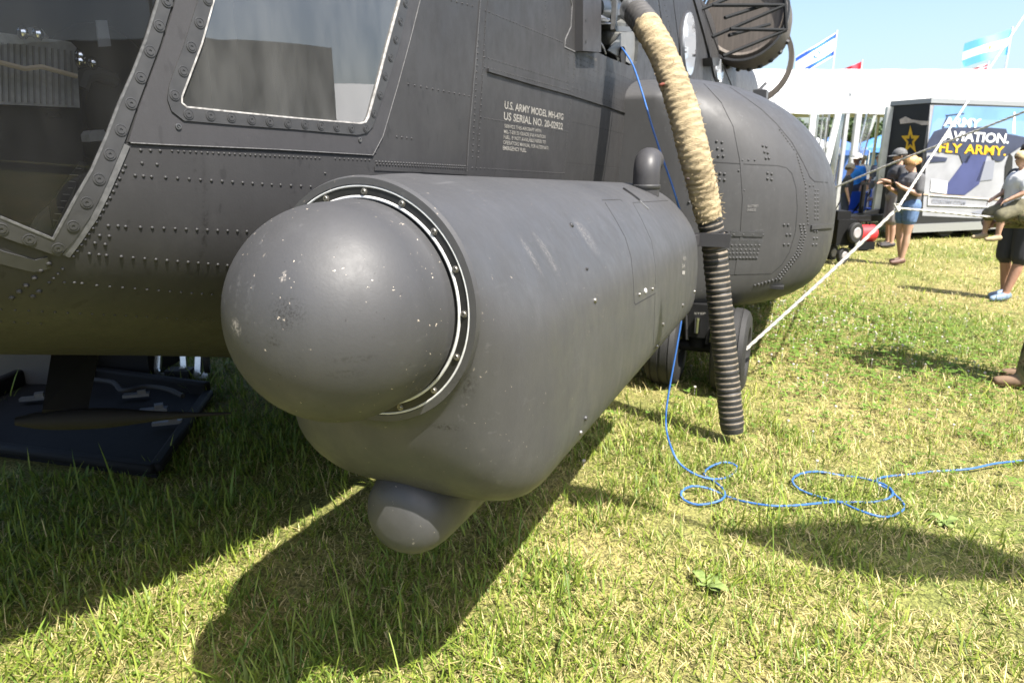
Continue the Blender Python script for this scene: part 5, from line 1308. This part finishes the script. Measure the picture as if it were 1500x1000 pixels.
b_ = MB(); b_.bar(P3(TT, .3) + Vector((-.02, .0, 0)), P3(TT, 2.68) + Vector((-.02, 0, 0)), .16, .10, (0, 1, 0)); b_.build('nose_post', mat('trim_silver2', (.42, .43, .44), .3, .6, noise=.3, nscale=3), tra, 20)
side_n = np.array([TN[0], TN[1], 0]); side_p = np.array([TC[0], TC[1], 0])
c4 = lambda x, y: (1300 + x / 4.545, 140 + y / 4.545)
def flat(mb, pts, lay, pl=(side_p, side_n), depth=.003):
    n_ = pl[1]; q = [Vector(on_plane(*c4(*p), pl[0] + n_ * (.006 + lay * .005), n_) - TO) for p in pts]
    mb.prism(q, tuple(-n_ * depth))
def graphic(name, pts, lay, m, pl=(side_p, side_n)):
    b = MB(); flat(b, pts, lay, pl); return b.build(name, m, pic, 0)
b_ = MB(); flat(b_, [(285, 62), (1500, 82), (1500, 860), (232, 800)], 0); pic = b_.build('side_picture', mat('print_concrete', (.27, .275, .295), .4, noise=.18, nscale=2.5), tra, 0)
graphic('picture_sky', [(312, 68), (1500, 90), (1500, 330), (275, 292)], 1, mat('print_sky', (.13, .26, .46), .4, noise=.2, nscale=1.2))
graphic('picture_haze', [(300, 190), (340, 150), (1500, 190), (1500, 330), (275, 292)], 1.4, mat('print_pale', (.17, .28, .45), .4))
NAVYP = mat('print_navy', (.035, .042, .075), .4, noise=.3, nscale=3)
graphic('picture_aircraft', [(255, 380), (275, 300), (310, 240), (380, 216), (620, 210), (790, 222), (800, 255), (905, 275), (960, 300), (905, 330), (800, 400), (480, 395), (330, 372)], 2, NAVYP)
graphic('picture_ramp', [(545, 392), (665, 396), (610, 590), (515, 662), (390, 656), (398, 590)], 2.5, mat('print_violet', (.05, .06, .15), .4, noise=.15, nscale=3))
graphic('picture_shade', [(640, 440), (715, 430), (700, 560), (590, 572)], 2.5, mat('print_grey', (.20, .21, .25), .4))
graphic('picture_shade', [(270, 400), (400, 415), (390, 440), (250, 450)], 2.5, NAVYP); graphic('picture_shade', [(480, 395), (560, 392), (530, 450), (500, 450)], 2.5, NAVYP)
graphic('picture_mast', [(395, 140), (404, 138), (375, 216), (362, 218)], 2.5, NAVYP); graphic('picture_blade', [(388, 130), (510, 117), (512, 123), (390, 137)], 2.5, NAVYP)
graphic('picture_wheel', [(690 + 45 * math.cos(t) + 50, 405 + 34 * math.sin(t)) for t in np.linspace(0, 6.1, 14)], 3, NAVYP)
graphic('picture_person', [(800, 420), (815, 385), (835, 410), (830, 520), (800, 600), (780, 600), (785, 470)], 3, mat('print_black', (.02, .02, .022), .4))
graphic('picture_tower', [(830, 250), (842, 110), (852, 110), (850, 255)], 2.6, M_WHITE)
graphic('white_tile', [(292, 556), (402, 572), (394, 655), (286, 640)], 3, mat('print_white', (.55, .55, .57), .4))
graphic('picture_shade', [(560, 780), (700, 740), (780, 770), (720, 815)], 2.5, mat('print_grey', (.2, .21, .25)))
def trailer_text(s, bl, br, tl, m, nm, pl=(side_p, side_n)):
    V, Fs = text_mesh(s, .025); b = MB(); vs = []
    for x, y in V:
        px = bl[0] + (br[0] - bl[0]) * x + (tl[0] - bl[0]) * y; py = bl[1] + (br[1] - bl[1]) * x + (tl[1] - bl[1]) * y
        vs.append(on_plane(*c4(px, py), pl[0] + pl[1] * .027, pl[1]) - TO)
    b.add(vs, Fs); b.build(nm, m, pic, 0)
PW = mat('print_letter_white', (.8, .8, .8), .4); PY = mat('print_letter_gold', (.62, .36, .02), .4)
trailer_text('ARMY', (372, 202), (615, 214), (384, 142), PW, 'lettering'); trailer_text('AVIATION.', (372, 296), (806, 318), (384, 232), PW, 'lettering'); trailer_text('FLY ARMY.', (342, 374), (788, 400), (350, 312), PY, 'lettering')
trailer_text('GOARMY.COM', (300, 715), (520, 728), (302, 680), mat('print_grey', (.2, .21, .25)), 'lettering')
b_ = MB()
for p, q in (((275, 662), (672, 690)), ((672, 690), (668, 742)), ((668, 742), (270, 728)), ((270, 728), (275, 662))):
    a0 = Vector(on_plane(*c4(*p), side_p + side_n * .022, side_n) - TO); a1 = Vector(on_plane(*c4(*q), side_p + side_n * .022, side_n) - TO); b_.bar(a0, a1, .02, .01)
b_.build('caption_frame', PW, pic, 0)
b_ = MB(); flat(b_, [(240, 652), (745, 688), (745, 697), (240, 661)], 3); b_.build('wood_strip', mat('wood_strip', (.45, .33, .24), .7), tra, 0)
# gold star on the nose panel
nd = TT - TC; nn2 = np.array([nd[1], -nd[0], 0.]); nn2 = nn2 / np.linalg.norm(nn2)
if nn2[1] > 0: nn2 = -nn2
NPL = (side_p, nn2)
def star(cx, cy, rx, ry, inner): return [(cx + (rx if i % 2 == 0 else rx * inner) * math.sin(i * math.pi / 5) , cy - (ry if i % 2 == 0 else ry * inner) * math.cos(i * math.pi / 5)) for i in range(10)]
b_ = MB(); flat(b_, star(152, 300, 64, 100, .42), 1, NPL); so_ = b_.build('gold_star', PY, tra, 0)
b_ = MB(); flat(b_, star(151, 303, 27, 44, .42), 2.5, NPL); b_.build('star_centre', mat('print_black', (.02, .02, .022)), so_, 0)
b_ = MB(); flat(b_, [(80, 160), (120, 140), (160, 160), (215, 168), (270, 170), (272, 195), (230, 198), (180, 180), (130, 185), (85, 190)], 1, NPL); b_.build('cloud_print', mat('print_cloud', (.45, .38, .33), .5, noise=.4, nscale=6), tra, 0)
wc = on_plane(*c4(365, 872), side_p - side_n * .16, side_n)
for kx in (0, .95):
    c_ = Vector((wc[0] + TD[0] * kx - TC[0], wc[1] + TD[1] * kx - TC[1], .33)); ax_ = Vector((TN[0], TN[1], 0))
    b_ = MB(); b_.lathe([(.18, -.1), (.31, -.1), (.33, -.06), (.33, .06), (.31, .1), (.18, .1)], c_, ax_, 28); w0 = b_.build('wheel', M_RUBBER, tra, 35)
    b_ = MB(); b_.lathe([(.19, .09), (.17, .05), (.07, .06), (.05, .1), (0, .1)], c_, ax_, 24); b_.build('rim', M_WHITE, w0, 35)
b_ = MB(); b_.prism([P3(TC + TD * .2 + TN * -.3, .05), P3(E_ - TN * .3, .05), P3(E_ - TN * .32, .05), P3(TC + TD * .2 - TN * .32, .05)], (0, 0, .4)); b_.build('underframe', M_BLACK, tra, 0)
# tongue, jack and coupling in front
hitch = Vector(on_z(1236, 322, .55)) - Vector(TO); b_ = MB(); b_.bar(P3(TT, .52), hitch, .12, .12); b_.bar(P3(TC, .5), hitch, .12, .12); ton = b_.build('tongue', M_BLACK, tra, 0)
jp = P3(TT, 0).lerp(hitch, .55); b_ = MB(); b_.tube([(jp.x, jp.y, .1), (jp.x, jp.y, 1.15)], .045, 10); b_.box((jp.x, jp.y, 1.16), (.16, .05, .05)); b_.box((jp.x, jp.y, .06), (.2, .2, .04)); b_.build('jack', M_BLACK, ton, 30)

# power cart and red fuel can next to the tongue
p = on_z(1233, 386); ct = empty('power_cart', (p[0], p[1], 0)); ct.scale = (.7, .7, .8); tag(ct, 'black wheeled power cart with pale hub standing beyond the sponson', 'cart')
b_ = MB(); b_.box((0, .3, .62), (.42, .7, .5)); b_.box((-.05, .3, .95), (.3, .5, .16)); b_.build('cart_body', M_BLACK, ct, 20)
for x, y, z, r_ in ((.17, -.1, .62, .2), (.0, .0, .16, .16), (.0, .55, .16, .16)):
    b_ = MB(); b_.lathe([(.05, -.06), (r_ * .9, -.06), (r_, -.04), (r_, .04), (r_ * .9, .06), (.05, .06)], (x, y, z), (.35, -1, 0), 26); w0 = b_.build('wheel', M_RUBBER, ct, 35)
    b_ = MB(); b_.lathe([(r_ * .55, .062), (r_ * .45, .075), (r_ * .18, .07), (0, .07)], (x, y, z), (.35, -1, 0), 20); b_.build('hub', mat('hub_grey', (.3, .28, .28), .5), w0, 35)
b_ = MB(); b_.box((.30, .0, .42), (.09, .03, .14)); b_.build('warning_label', M_WHITE, ct, 0)
p = on_z(1261, 366); fc = empty('fuel_can', (p[0], p[1], 0)); tag(fc, 'red fuel can on the grass beside the black power cart', 'can')
b_ = MB(); b_.lathe([(.0, -.22), (.13, -.22), (.16, -.19), (.16, .19), (.13, .22), (0, .22)], (0, 0, .30), (1, .2, 0), 24); b_.build('can_body', mat('can_red', (.50, .03, .035), .4), fc, 40)
b_ = MB(); b_.tube([(-.1, 0, .45), (-.1, 0, .53), (.1, 0, .53), (.1, 0, .45)], .018, 8); b_.build('can_handle', M_BLACK, fc); b_ = MB(); b_.box((0, 0, .09), (.36, .26, .14)); b_.build('can_stand', M_BLACK, fc, 0)
for i, (px, py) in enumerate(((1232, 335), (1247, 338), (1268, 330))):
    p = on_z(px, py); ch = empty('folding_chair', (p[0], p[1], 0), R(200 + i * 40)); S_ = mat('chair_blue', (.02, .10, .50), .7)
    tag(ch, ('blue folding chair just behind the sponson edge', 'blue folding chair under the trailer tongue', 'blue folding chair beside the small person in pale tee')[i], 'chair', 'blue folding chairs')
    b_ = MB(); b_.box((0, 0, .42), (.5, .45, .03)); b_.build('seat', S_, ch, 0); b_ = MB(); b_.box((0, .22, .68), (.5, .03, .42)); b_.build('backrest', S_, ch, 0)
    for sx in (-1, 1):
        for p0, p1 in (((sx * .25, -.22, 0), (sx * .25, .22, .88)), ((sx * .25, .25, 0), (sx * .25, -.22, .44))): b_ = MB(); b_.tube([p0, p1], .014, 6); b_.build('leg', M_BLACK, ch)

# ------------------------------------------------------------------ white marquee
TY = 22.0
tent = empty('marquee_tent', (14, TY, 0)); tag(tent, 'long white marquee tent with open sides and clear curtains behind the trailer', 'tent')
TX = lambda px, py=200: on_y(px, py, TY)[0] - 14
TZ = lambda px, py: on_y(px, py, TY)[2]
M_TENT = mat('tent_vinyl', (.80, .80, .79), .5, noise=.03, nscale=.6)
x0, x1 = -7.0, 16.0; ze = 2.98; zv = 3.45; zr = 4.86
def wavy(n=60): return [(x0 + (x1 - x0) * i / n) for i in range(n + 1)]
b_ = MB(); xs = wavy(); vs = []; dz = lambda x: .06 * math.sin(x * 2.1) ** 2
for x in xs: vs += [(x, 0, zv), (x, 2.5, zv + .78 - dz(x)), (x, 5, zr - .4 * dz(x)), (x, 7.5, zv + .78 - dz(x)), (x, 10, zv)]
b_.add(vs, [(5 * i + j, 5 * i + j + 1, 5 * i + j + 6, 5 * i + j + 5) for i in range(len(xs) - 1) for j in range(4)]); b_.build('roof', M_TENT, tent, 60)
b_ = MB(); vs = []
for x in xs: vs += [(x, -.02, zv), (x, -.02 + .02 * math.sin(x * 5), ze + .02 * math.sin(x * 3))]
b_.add(vs, [(2 * i, 2 * i + 1, 2 * i + 3, 2 * i + 2) for i in range(len(xs) - 1)]); b_.build('valance', M_TENT, tent, 60)
M_POST = mat('tent_post', (.55, .55, .55), .4, .4)
for x in np.arange(x0 + .3, x1, 3.0):
    for y in (0.05, 9.9): b_ = MB(); b_.bar((x, y, 0), (x, y, ze + .6), .1, .1); b_.build('post', M_POST, tent, 0)
for px, l_ in ((1186, 0), (1252, .0), (1222, .12)):
    b_ = MB(); x = TX(px); b_.bar((x - l_ * 3, -.08, 0), (x, -.08, ze), .16, .12, (0, 1, 0)); b_.build('post', M_TENT if px != 1252 else M_POST, tent, 0)
for pa, pb, lo in ((1192, 1215, 0), (1225, 1243, .2), (1250, 1283, 1.2)):
    b_ = MB(); xa, xb = TX(pa), TX(pb); n_ = 14; vs = []
    for i in range(n_ + 1):
        t = i / n_; x = xa + (xb - xa) * t; vs += [(x, .1 + .08 * math.sin(t * 22), ze), (xa + (xb - xa) * t * (.45 if lo else 1), .1 + .1 * math.sin(t * 20), .1 if lo < 1 else 1.0)]
    b_.add(vs, [(2 * i, 2 * i + 1, 2 * i + 3, 2 * i + 2) for i in range(n_)]); b_.build('clear_curtain', M_CLEAR, tent, 60)
b_ = MB(); b_.box((TX(1165), -.03, ze + .62), (3.2, .02, .07)); b_.build('valance_rope', mat('valance_strip_grey', (.6, .62, .68), .6), tent, 0)  # thin pale grey strip along the roof edge
for x in np.arange(x0 + 1.0, x1, 2.9):
    b_ = MB(); b_.prism([(x, -.035, ze), (x + .03, -.035, ze), (x + .03, -.035, zv), (x, -.035, zv)], (0, -.006, 0)); b_.build('valance_seam', mat('seam_grey', (.5, .5, .52), .6), tent, 0)
    b_ = MB(); b_.bar((x + .015, 0, zv + .012), (x + .015, 2.5, zv + .80), .04, .012); b_.bar((x + .015, 2.5, zv + .80), (x + .015, 5, zr + .012), .04, .012); b_.build('roof_seam', mat('seam_grey', (.5, .5, .52)), tent, 0)
xa_, xb_ = TX(1150), TX(1262); b_ = MB(); n_ = 24; vs = []
for i in range(n_ + 1): x = xa_ + (xb_ - xa_) * 1.45 * i / n_; vs += [(x, 9.8 + .05 * math.sin(i * 1.7), zv), (x, 9.8 + .08 * math.sin(i * 1.7), .05)]
b_.add(vs, [(2 * i, 2 * i + 1, 2 * i + 3, 2 * i + 2) for i in range(n_)]); b_.build('back_wall', M_TENT, tent, 60)
# display tables inside
for i, (px, w, m_, lb) in enumerate(((1262, 2.6, NAVY, 'table under a navy cloth inside the tent opening'), (1330, 3.0, NAVY, 'second table under a navy cloth, further right inside the tent'))):
    q = on_y(px, 250, TY + 1.2); tb = empty('display_table', (q[0], TY + 1.2, 0)); tag(tb, lb, 'table', 'display tables in the tent')
    b_ = MB(); b_.box((0, 0, .76), (w, .8, .03)); b_.build('table_top', m_, tb, 0)
    b_ = MB(); n_ = 30; vs = []
    for k_ in range(n_ + 1): x = -w / 2 + w * k_ / n_; vs += [(x, -.42, .76), (x, -.42 - .03 * math.sin(k_ * 1.9) ** 2, .03)]
    b_.add(vs, [(2 * j, 2 * j + 1, 2 * j + 3, 2 * j + 2) for j in range(n_)]); b_.build('table_cloth', m_, tb, 60)
for i, (px, c_, lb) in enumerate(((1270, (.70, .70, .72), 'white covered display box on the table in the tent'), (1256, (.10, .30, .16), 'small green box on the table in the tent'), (1283, (.5, .06, .05), 'small red box on the table in the tent'))):
    q = on_y(px, 230, TY + 1.2); b_ = MB(); b_.prism([(-.3, -.2, 0), (.3, -.2, 0), (.3, .2, 0), (-.3, .2, 0)], (0, 0, .22)); b_.prism([(-.2, -.15, .22), (.2, -.15, .22), (.1, .1, .22), (-.1, .1, .22)], (0, 0, .2 if i == 0 else .05))
    o = b_.build('display_box', mat('box_%d' % i, c_, .7), None, 0, (q[0], TY + 1.2, .775)); tag(o, lb, 'box')
# things beyond the tent
for i, (px, w, h, y, c_, lb) in enumerate(((1215, 3.5, 2.2, 45, (.05, .12, .35), 'blue canopy booth seen through the tent'), (1290, 3.5, 2.4, 48, (.08, .25, .60), 'bright blue canopy booth seen through the tent at the trailer edge'), (1180, 3, 2.3, 44, (.55, .55, .56), 'white canopy booth seen through the tent by the sponson'))):
    q = on_y(px, 230, y); bt = empty('canopy_booth', (q[0], y, 0)); tag(bt, lb, 'booth', 'booths beyond the tent'); m_ = mat('booth_%d' % i, c_, .7)
    b_ = MB(); a_, d_ = w / 2, 1.5; b_.add([(-a_, -d_, h), (a_, -d_, h), (a_, d_, h), (-a_, d_, h), (0, 0, h + .9)], [(0, 1, 4), (1, 2, 4), (2, 3, 4), (3, 0, 4)]); b_.add([(-a_, -d_, h), (a_, -d_, h), (a_, -d_, h - .3), (-a_, -d_, h - .3)], [(0, 1, 2, 3)]); b_.build('canopy', m_, bt, 0)
    b_ = MB(); b_.box((0, .8, 1.0), (w * .9, .1, 2.0)); b_.build('back_wall', m_, bt, 0)
    for sx in (-1, 1):
        for sy in (-1, 1): b_ = MB(); b_.bar((sx * a_, sy * d_, 0), (sx * a_, sy * d_, h), .06, .06); b_.build('leg', M_POST, bt, 0)
# far tree belt on the horizon
def tree(x, y, h, s, label):
    rd = random.Random(s); root = empty('tree', (x, y, 0)); tag(root, label, 'tree', 'trees along the far edge of the field')
    b_ = MB(); b_.tube([(0, 0, 0), (.1, 0, h * .3), (0, .1, h * .6)], [.3, .22, .08], 8)
    for k_ in range(5): a = k_ * 1.3; b_.tube([(0, 0, h * (.25 + .06 * k_)), (math.cos(a) * h * .22, math.sin(a) * h * .22, h * (.5 + .05 * k_))], [.1, .03], 5)
    b_.build('trunk', mat('bark', (.06, .045, .035), .9), root)
    b_ = MB()
    cl = [(rd.gauss(0, h * .17), rd.gauss(0, h * .17), h * rd.uniform(.35, .92), h * rd.uniform(.09, .17)) for _ in range(26)]
    for cx, cy, cz, cr in cl:
        for _ in range(70):
            d = Vector((rd.gauss(0, 1), rd.gauss(0, 1), rd.gauss(0, 1))).normalized() * cr * rd.uniform(.6, 1.05); c = Vector((cx, cy, cz)) + d
            u = Vector((rd.gauss(0, 1), rd.gauss(0, 1), rd.gauss(0, 1))).normalized(); v = u.cross(d).normalized(); sz = rd.uniform(.2, .42)
            b_.add([c - u * sz, c + v * sz * .6, c + u * sz, c - v * sz * .6], [(0, 1, 2, 3)])
    b_.build('crown', mat('far_leaf', (.05, .085, .025), .7, noise=.35, nscale=.8), root, 0)
for i, (px, h_) in enumerate(((1180, 6.5), (1205, 7.5), (1232, 6.2), (1258, 7.8), (1284, 6.6), (1305, 7.2))):
    q = on_y(px, 235, 95 + 5 * (i % 3)); tree(q[0], 95 + 5 * (i % 3), h_, i, ('leafy tree beyond the tent, at the edge of the sponson', 'leafy tree beyond the tent, behind the white canopy booth', 'leafy tree beyond the tent, above the tan cap and grey tee', 'leafy tree beyond the tent, right of the bright blue shirt', 'leafy tree beyond the tent, left of the trailer nose', 'leafy tree beyond the tent, mostly behind the trailer nose')[i])

# ------------------------------------------------------------------ flags on poles
def flag(px_pole, y_top, y_bot, px_fly, dist, stripes, label, droop, pole_px=None, emblem=None, top_h=0, ht=None, fly_z=None):
    top = on_y(px_pole, y_top, dist); bot = on_y(px_pole - 2, y_bot, dist); fly = on_y(px_fly, y_top, dist)
    x0_, z1, z0 = top[0], top[2], bot[2]; w = x0_ - fly[0]
    root = empty('flag', (x0_, dist, 0)); tag(root, label, 'flag', 'flags behind the tent')
    b_ = MB(); b_.tube([(0, 0, 0), (0, 0, z1 + .08)], .035, 8); b_.build('flag_pole', M_POST, root)
    mats_ = []; n, m = 28, 18; mb = MB(); vs = []
    for i in range(n + 1):
        t = i / n; hh = (z1 - z0) * (1 - .12 * t)
        for j in range(m + 1):
            s = j / m; vs.append((-w * t * (1 - .06 * s) , .22 * math.sin(t * 7 + s * 1.2) * (.25 + t), z1 - hh * s - droop * w * t - .05 * math.sin(t * 6 + s * 2) * t))
    fs = []; mi = []
    for i in range(n):
        for j in range(m):
            fs.append((i * (m + 1) + j, (i + 1) * (m + 1) + j, (i + 1) * (m + 1) + j + 1, i * (m + 1) + j + 1)); mi.append(stripes[1](i / n, (j + .5) / m))
    mb.add(vs, fs); mb.mi = mi; mb.build('flag_cloth', stripes[0], root, 60)
    return root
FW = mat('flag_white', (.80, .80, .82), .8); FB = mat('flag_blue', (.03, .12, .62), .8); FS = mat('flag_sky_blue', (.15, .46, .78), .8); FR = mat('flag_red', (.62, .03, .05), .8); FY = mat('flag_gold', (.80, .50, .06), .8)
def isr(t, s):
    if .08 < s < .24 or .76 < s < .92: return 1
    u, v = (t - .5) * 1.5, (s - .5)
    r_ = math.hypot(u, v); return 1 if .09 < r_ < .17 else 0
flag(1226, 47, 82, 1172, 33, ([FW, FB], isr), 'white flag with two blue stripes and blue star flying above the tent', .62)
def arg(t, s):
    if math.hypot((t - .5) * 1.6, s - .5) < .10: return 2
    return 0 if .335 < s < .665 else 1
flag(1483, 42, 80, 1420, 33, ([FW, FS, FY], arg), 'light blue and white striped flag with gold sun flying above the tent', .32)
flag(1263, 90, 108, 1238, 34, ([FR], lambda t, s: 0), 'plain red flag tip just above the tent ridge', .45)
flag(1448, 92, 112, 1424, 35, ([FW, FR], lambda t, s: int(s * 9) % 2), 'red and white striped flag just above the tent ridge, under the blue and white one', .35)
# unseen flag added right of the frame to cast the grass shadow band
fp = empty('flag', (3.75, .42, 0)); tag(fp, 'dark blue flag on a tall pole added out of frame to shade the grass', 'flag')
b_ = MB(); b_.tube([(0, 0, 0), (0, 0, 4.55)], .03, 10); b_.build('flag_pole', M_POST, fp)
mb = MB(); vs = []; n, m = 26, 10
for i in range(n + 1):
    t = i / n
    for j in range(m + 1):
        s = j / m; vs.append((-1.95 * t + .05 * math.sin(t * 9 + s), .60 * t + .10 * math.sin(t * 8 + 1.2 * s) * (.3 + t), 4.5 - .95 * s * (1 - .62 * t) - .30 * t + .06 * math.sin(t * 9)))
mb.add(vs, [(i * (m + 1) + j, (i + 1) * (m + 1) + j, (i + 1) * (m + 1) + j + 1, i * (m + 1) + j + 1) for i in range(n) for j in range(m)]); mb.build('flag_cloth', NAVY, fp, 60)

# ------------------------------------------------------------------ unseen truck and tent added right of the frame for the window reflections
nb = empty('added_truck', (10.2, .5, 0), R(90)); tag(nb, 'tall grey box truck added right of the frame, shaped for the window reflections', 'truck')
b_ = MB(); b_.prism([(-11, -1.2, .4), (3.9, -1.2, .4), (3.9, 1.2, .4), (-11, 1.2, .4)], (0, 0, 2.95)); b_.build('cargo_box', mat('truck_grey', (.13, .13, .135), .6, noise=.15, nscale=2), nb, 20)
b_ = MB(); b_.prism([(-11.05, -1.1, .6), (-12.6, -1.1, .6), (-12.8, -1.1, 1.4), (-12.3, -1.1, 2.4), (-11.05, -1.1, 2.4)], (0, 2.2, 0)); b_.build('cab', mat('truck_grey', (.13, .13, .135)), nb, 20)
b_ = MB(); b_.box((.4, 1.21, 1.9), (3.4, .03, .5)); b_.build('side_panel', mat('truck_panel', (.20, .21, .26), .4), nb, 0)
for x in (3.0, 1.9, -11.7):
    for y in (-1.05, 1.05): b_ = MB(); b_.lathe([(.0, -.12), (.4, -.12), (.45, -.08), (.45, .08), (.4, .12), (0, .12)], (x, y, .45), (0, 1, 0), 24); b_.build('wheel', M_RUBBER, nb, 35)
t2 = empty('gable_tent', (16.5, 7.2, 0), R(-70)); tag(t2, 'white gable tent right of the frame, mirrored in the door window', 'tent')
b_ = MB(); b_.add([(-4, -3, 2.4), (4, -3, 2.4), (4, 3, 2.4), (-4, 3, 2.4), (-4, 0, 3.6), (4, 0, 3.6)], [(0, 1, 5, 4), (2, 3, 4, 5), (0, 4, 3), (1, 2, 5)]); b_.build('roof', M_TENT, t2, 0)
b_ = MB(); b_.box((0, 2.9, 1.2), (8, .04, 2.4)); b_.build('wall', M_TENT, t2, 0)
for x in (-3.9, 0, 3.9): b_ = MB(); b_.bar((x, -2.95, 0), (x, -2.95, 2.4), .1, .1); b_.build('post', M_POST, t2, 0)
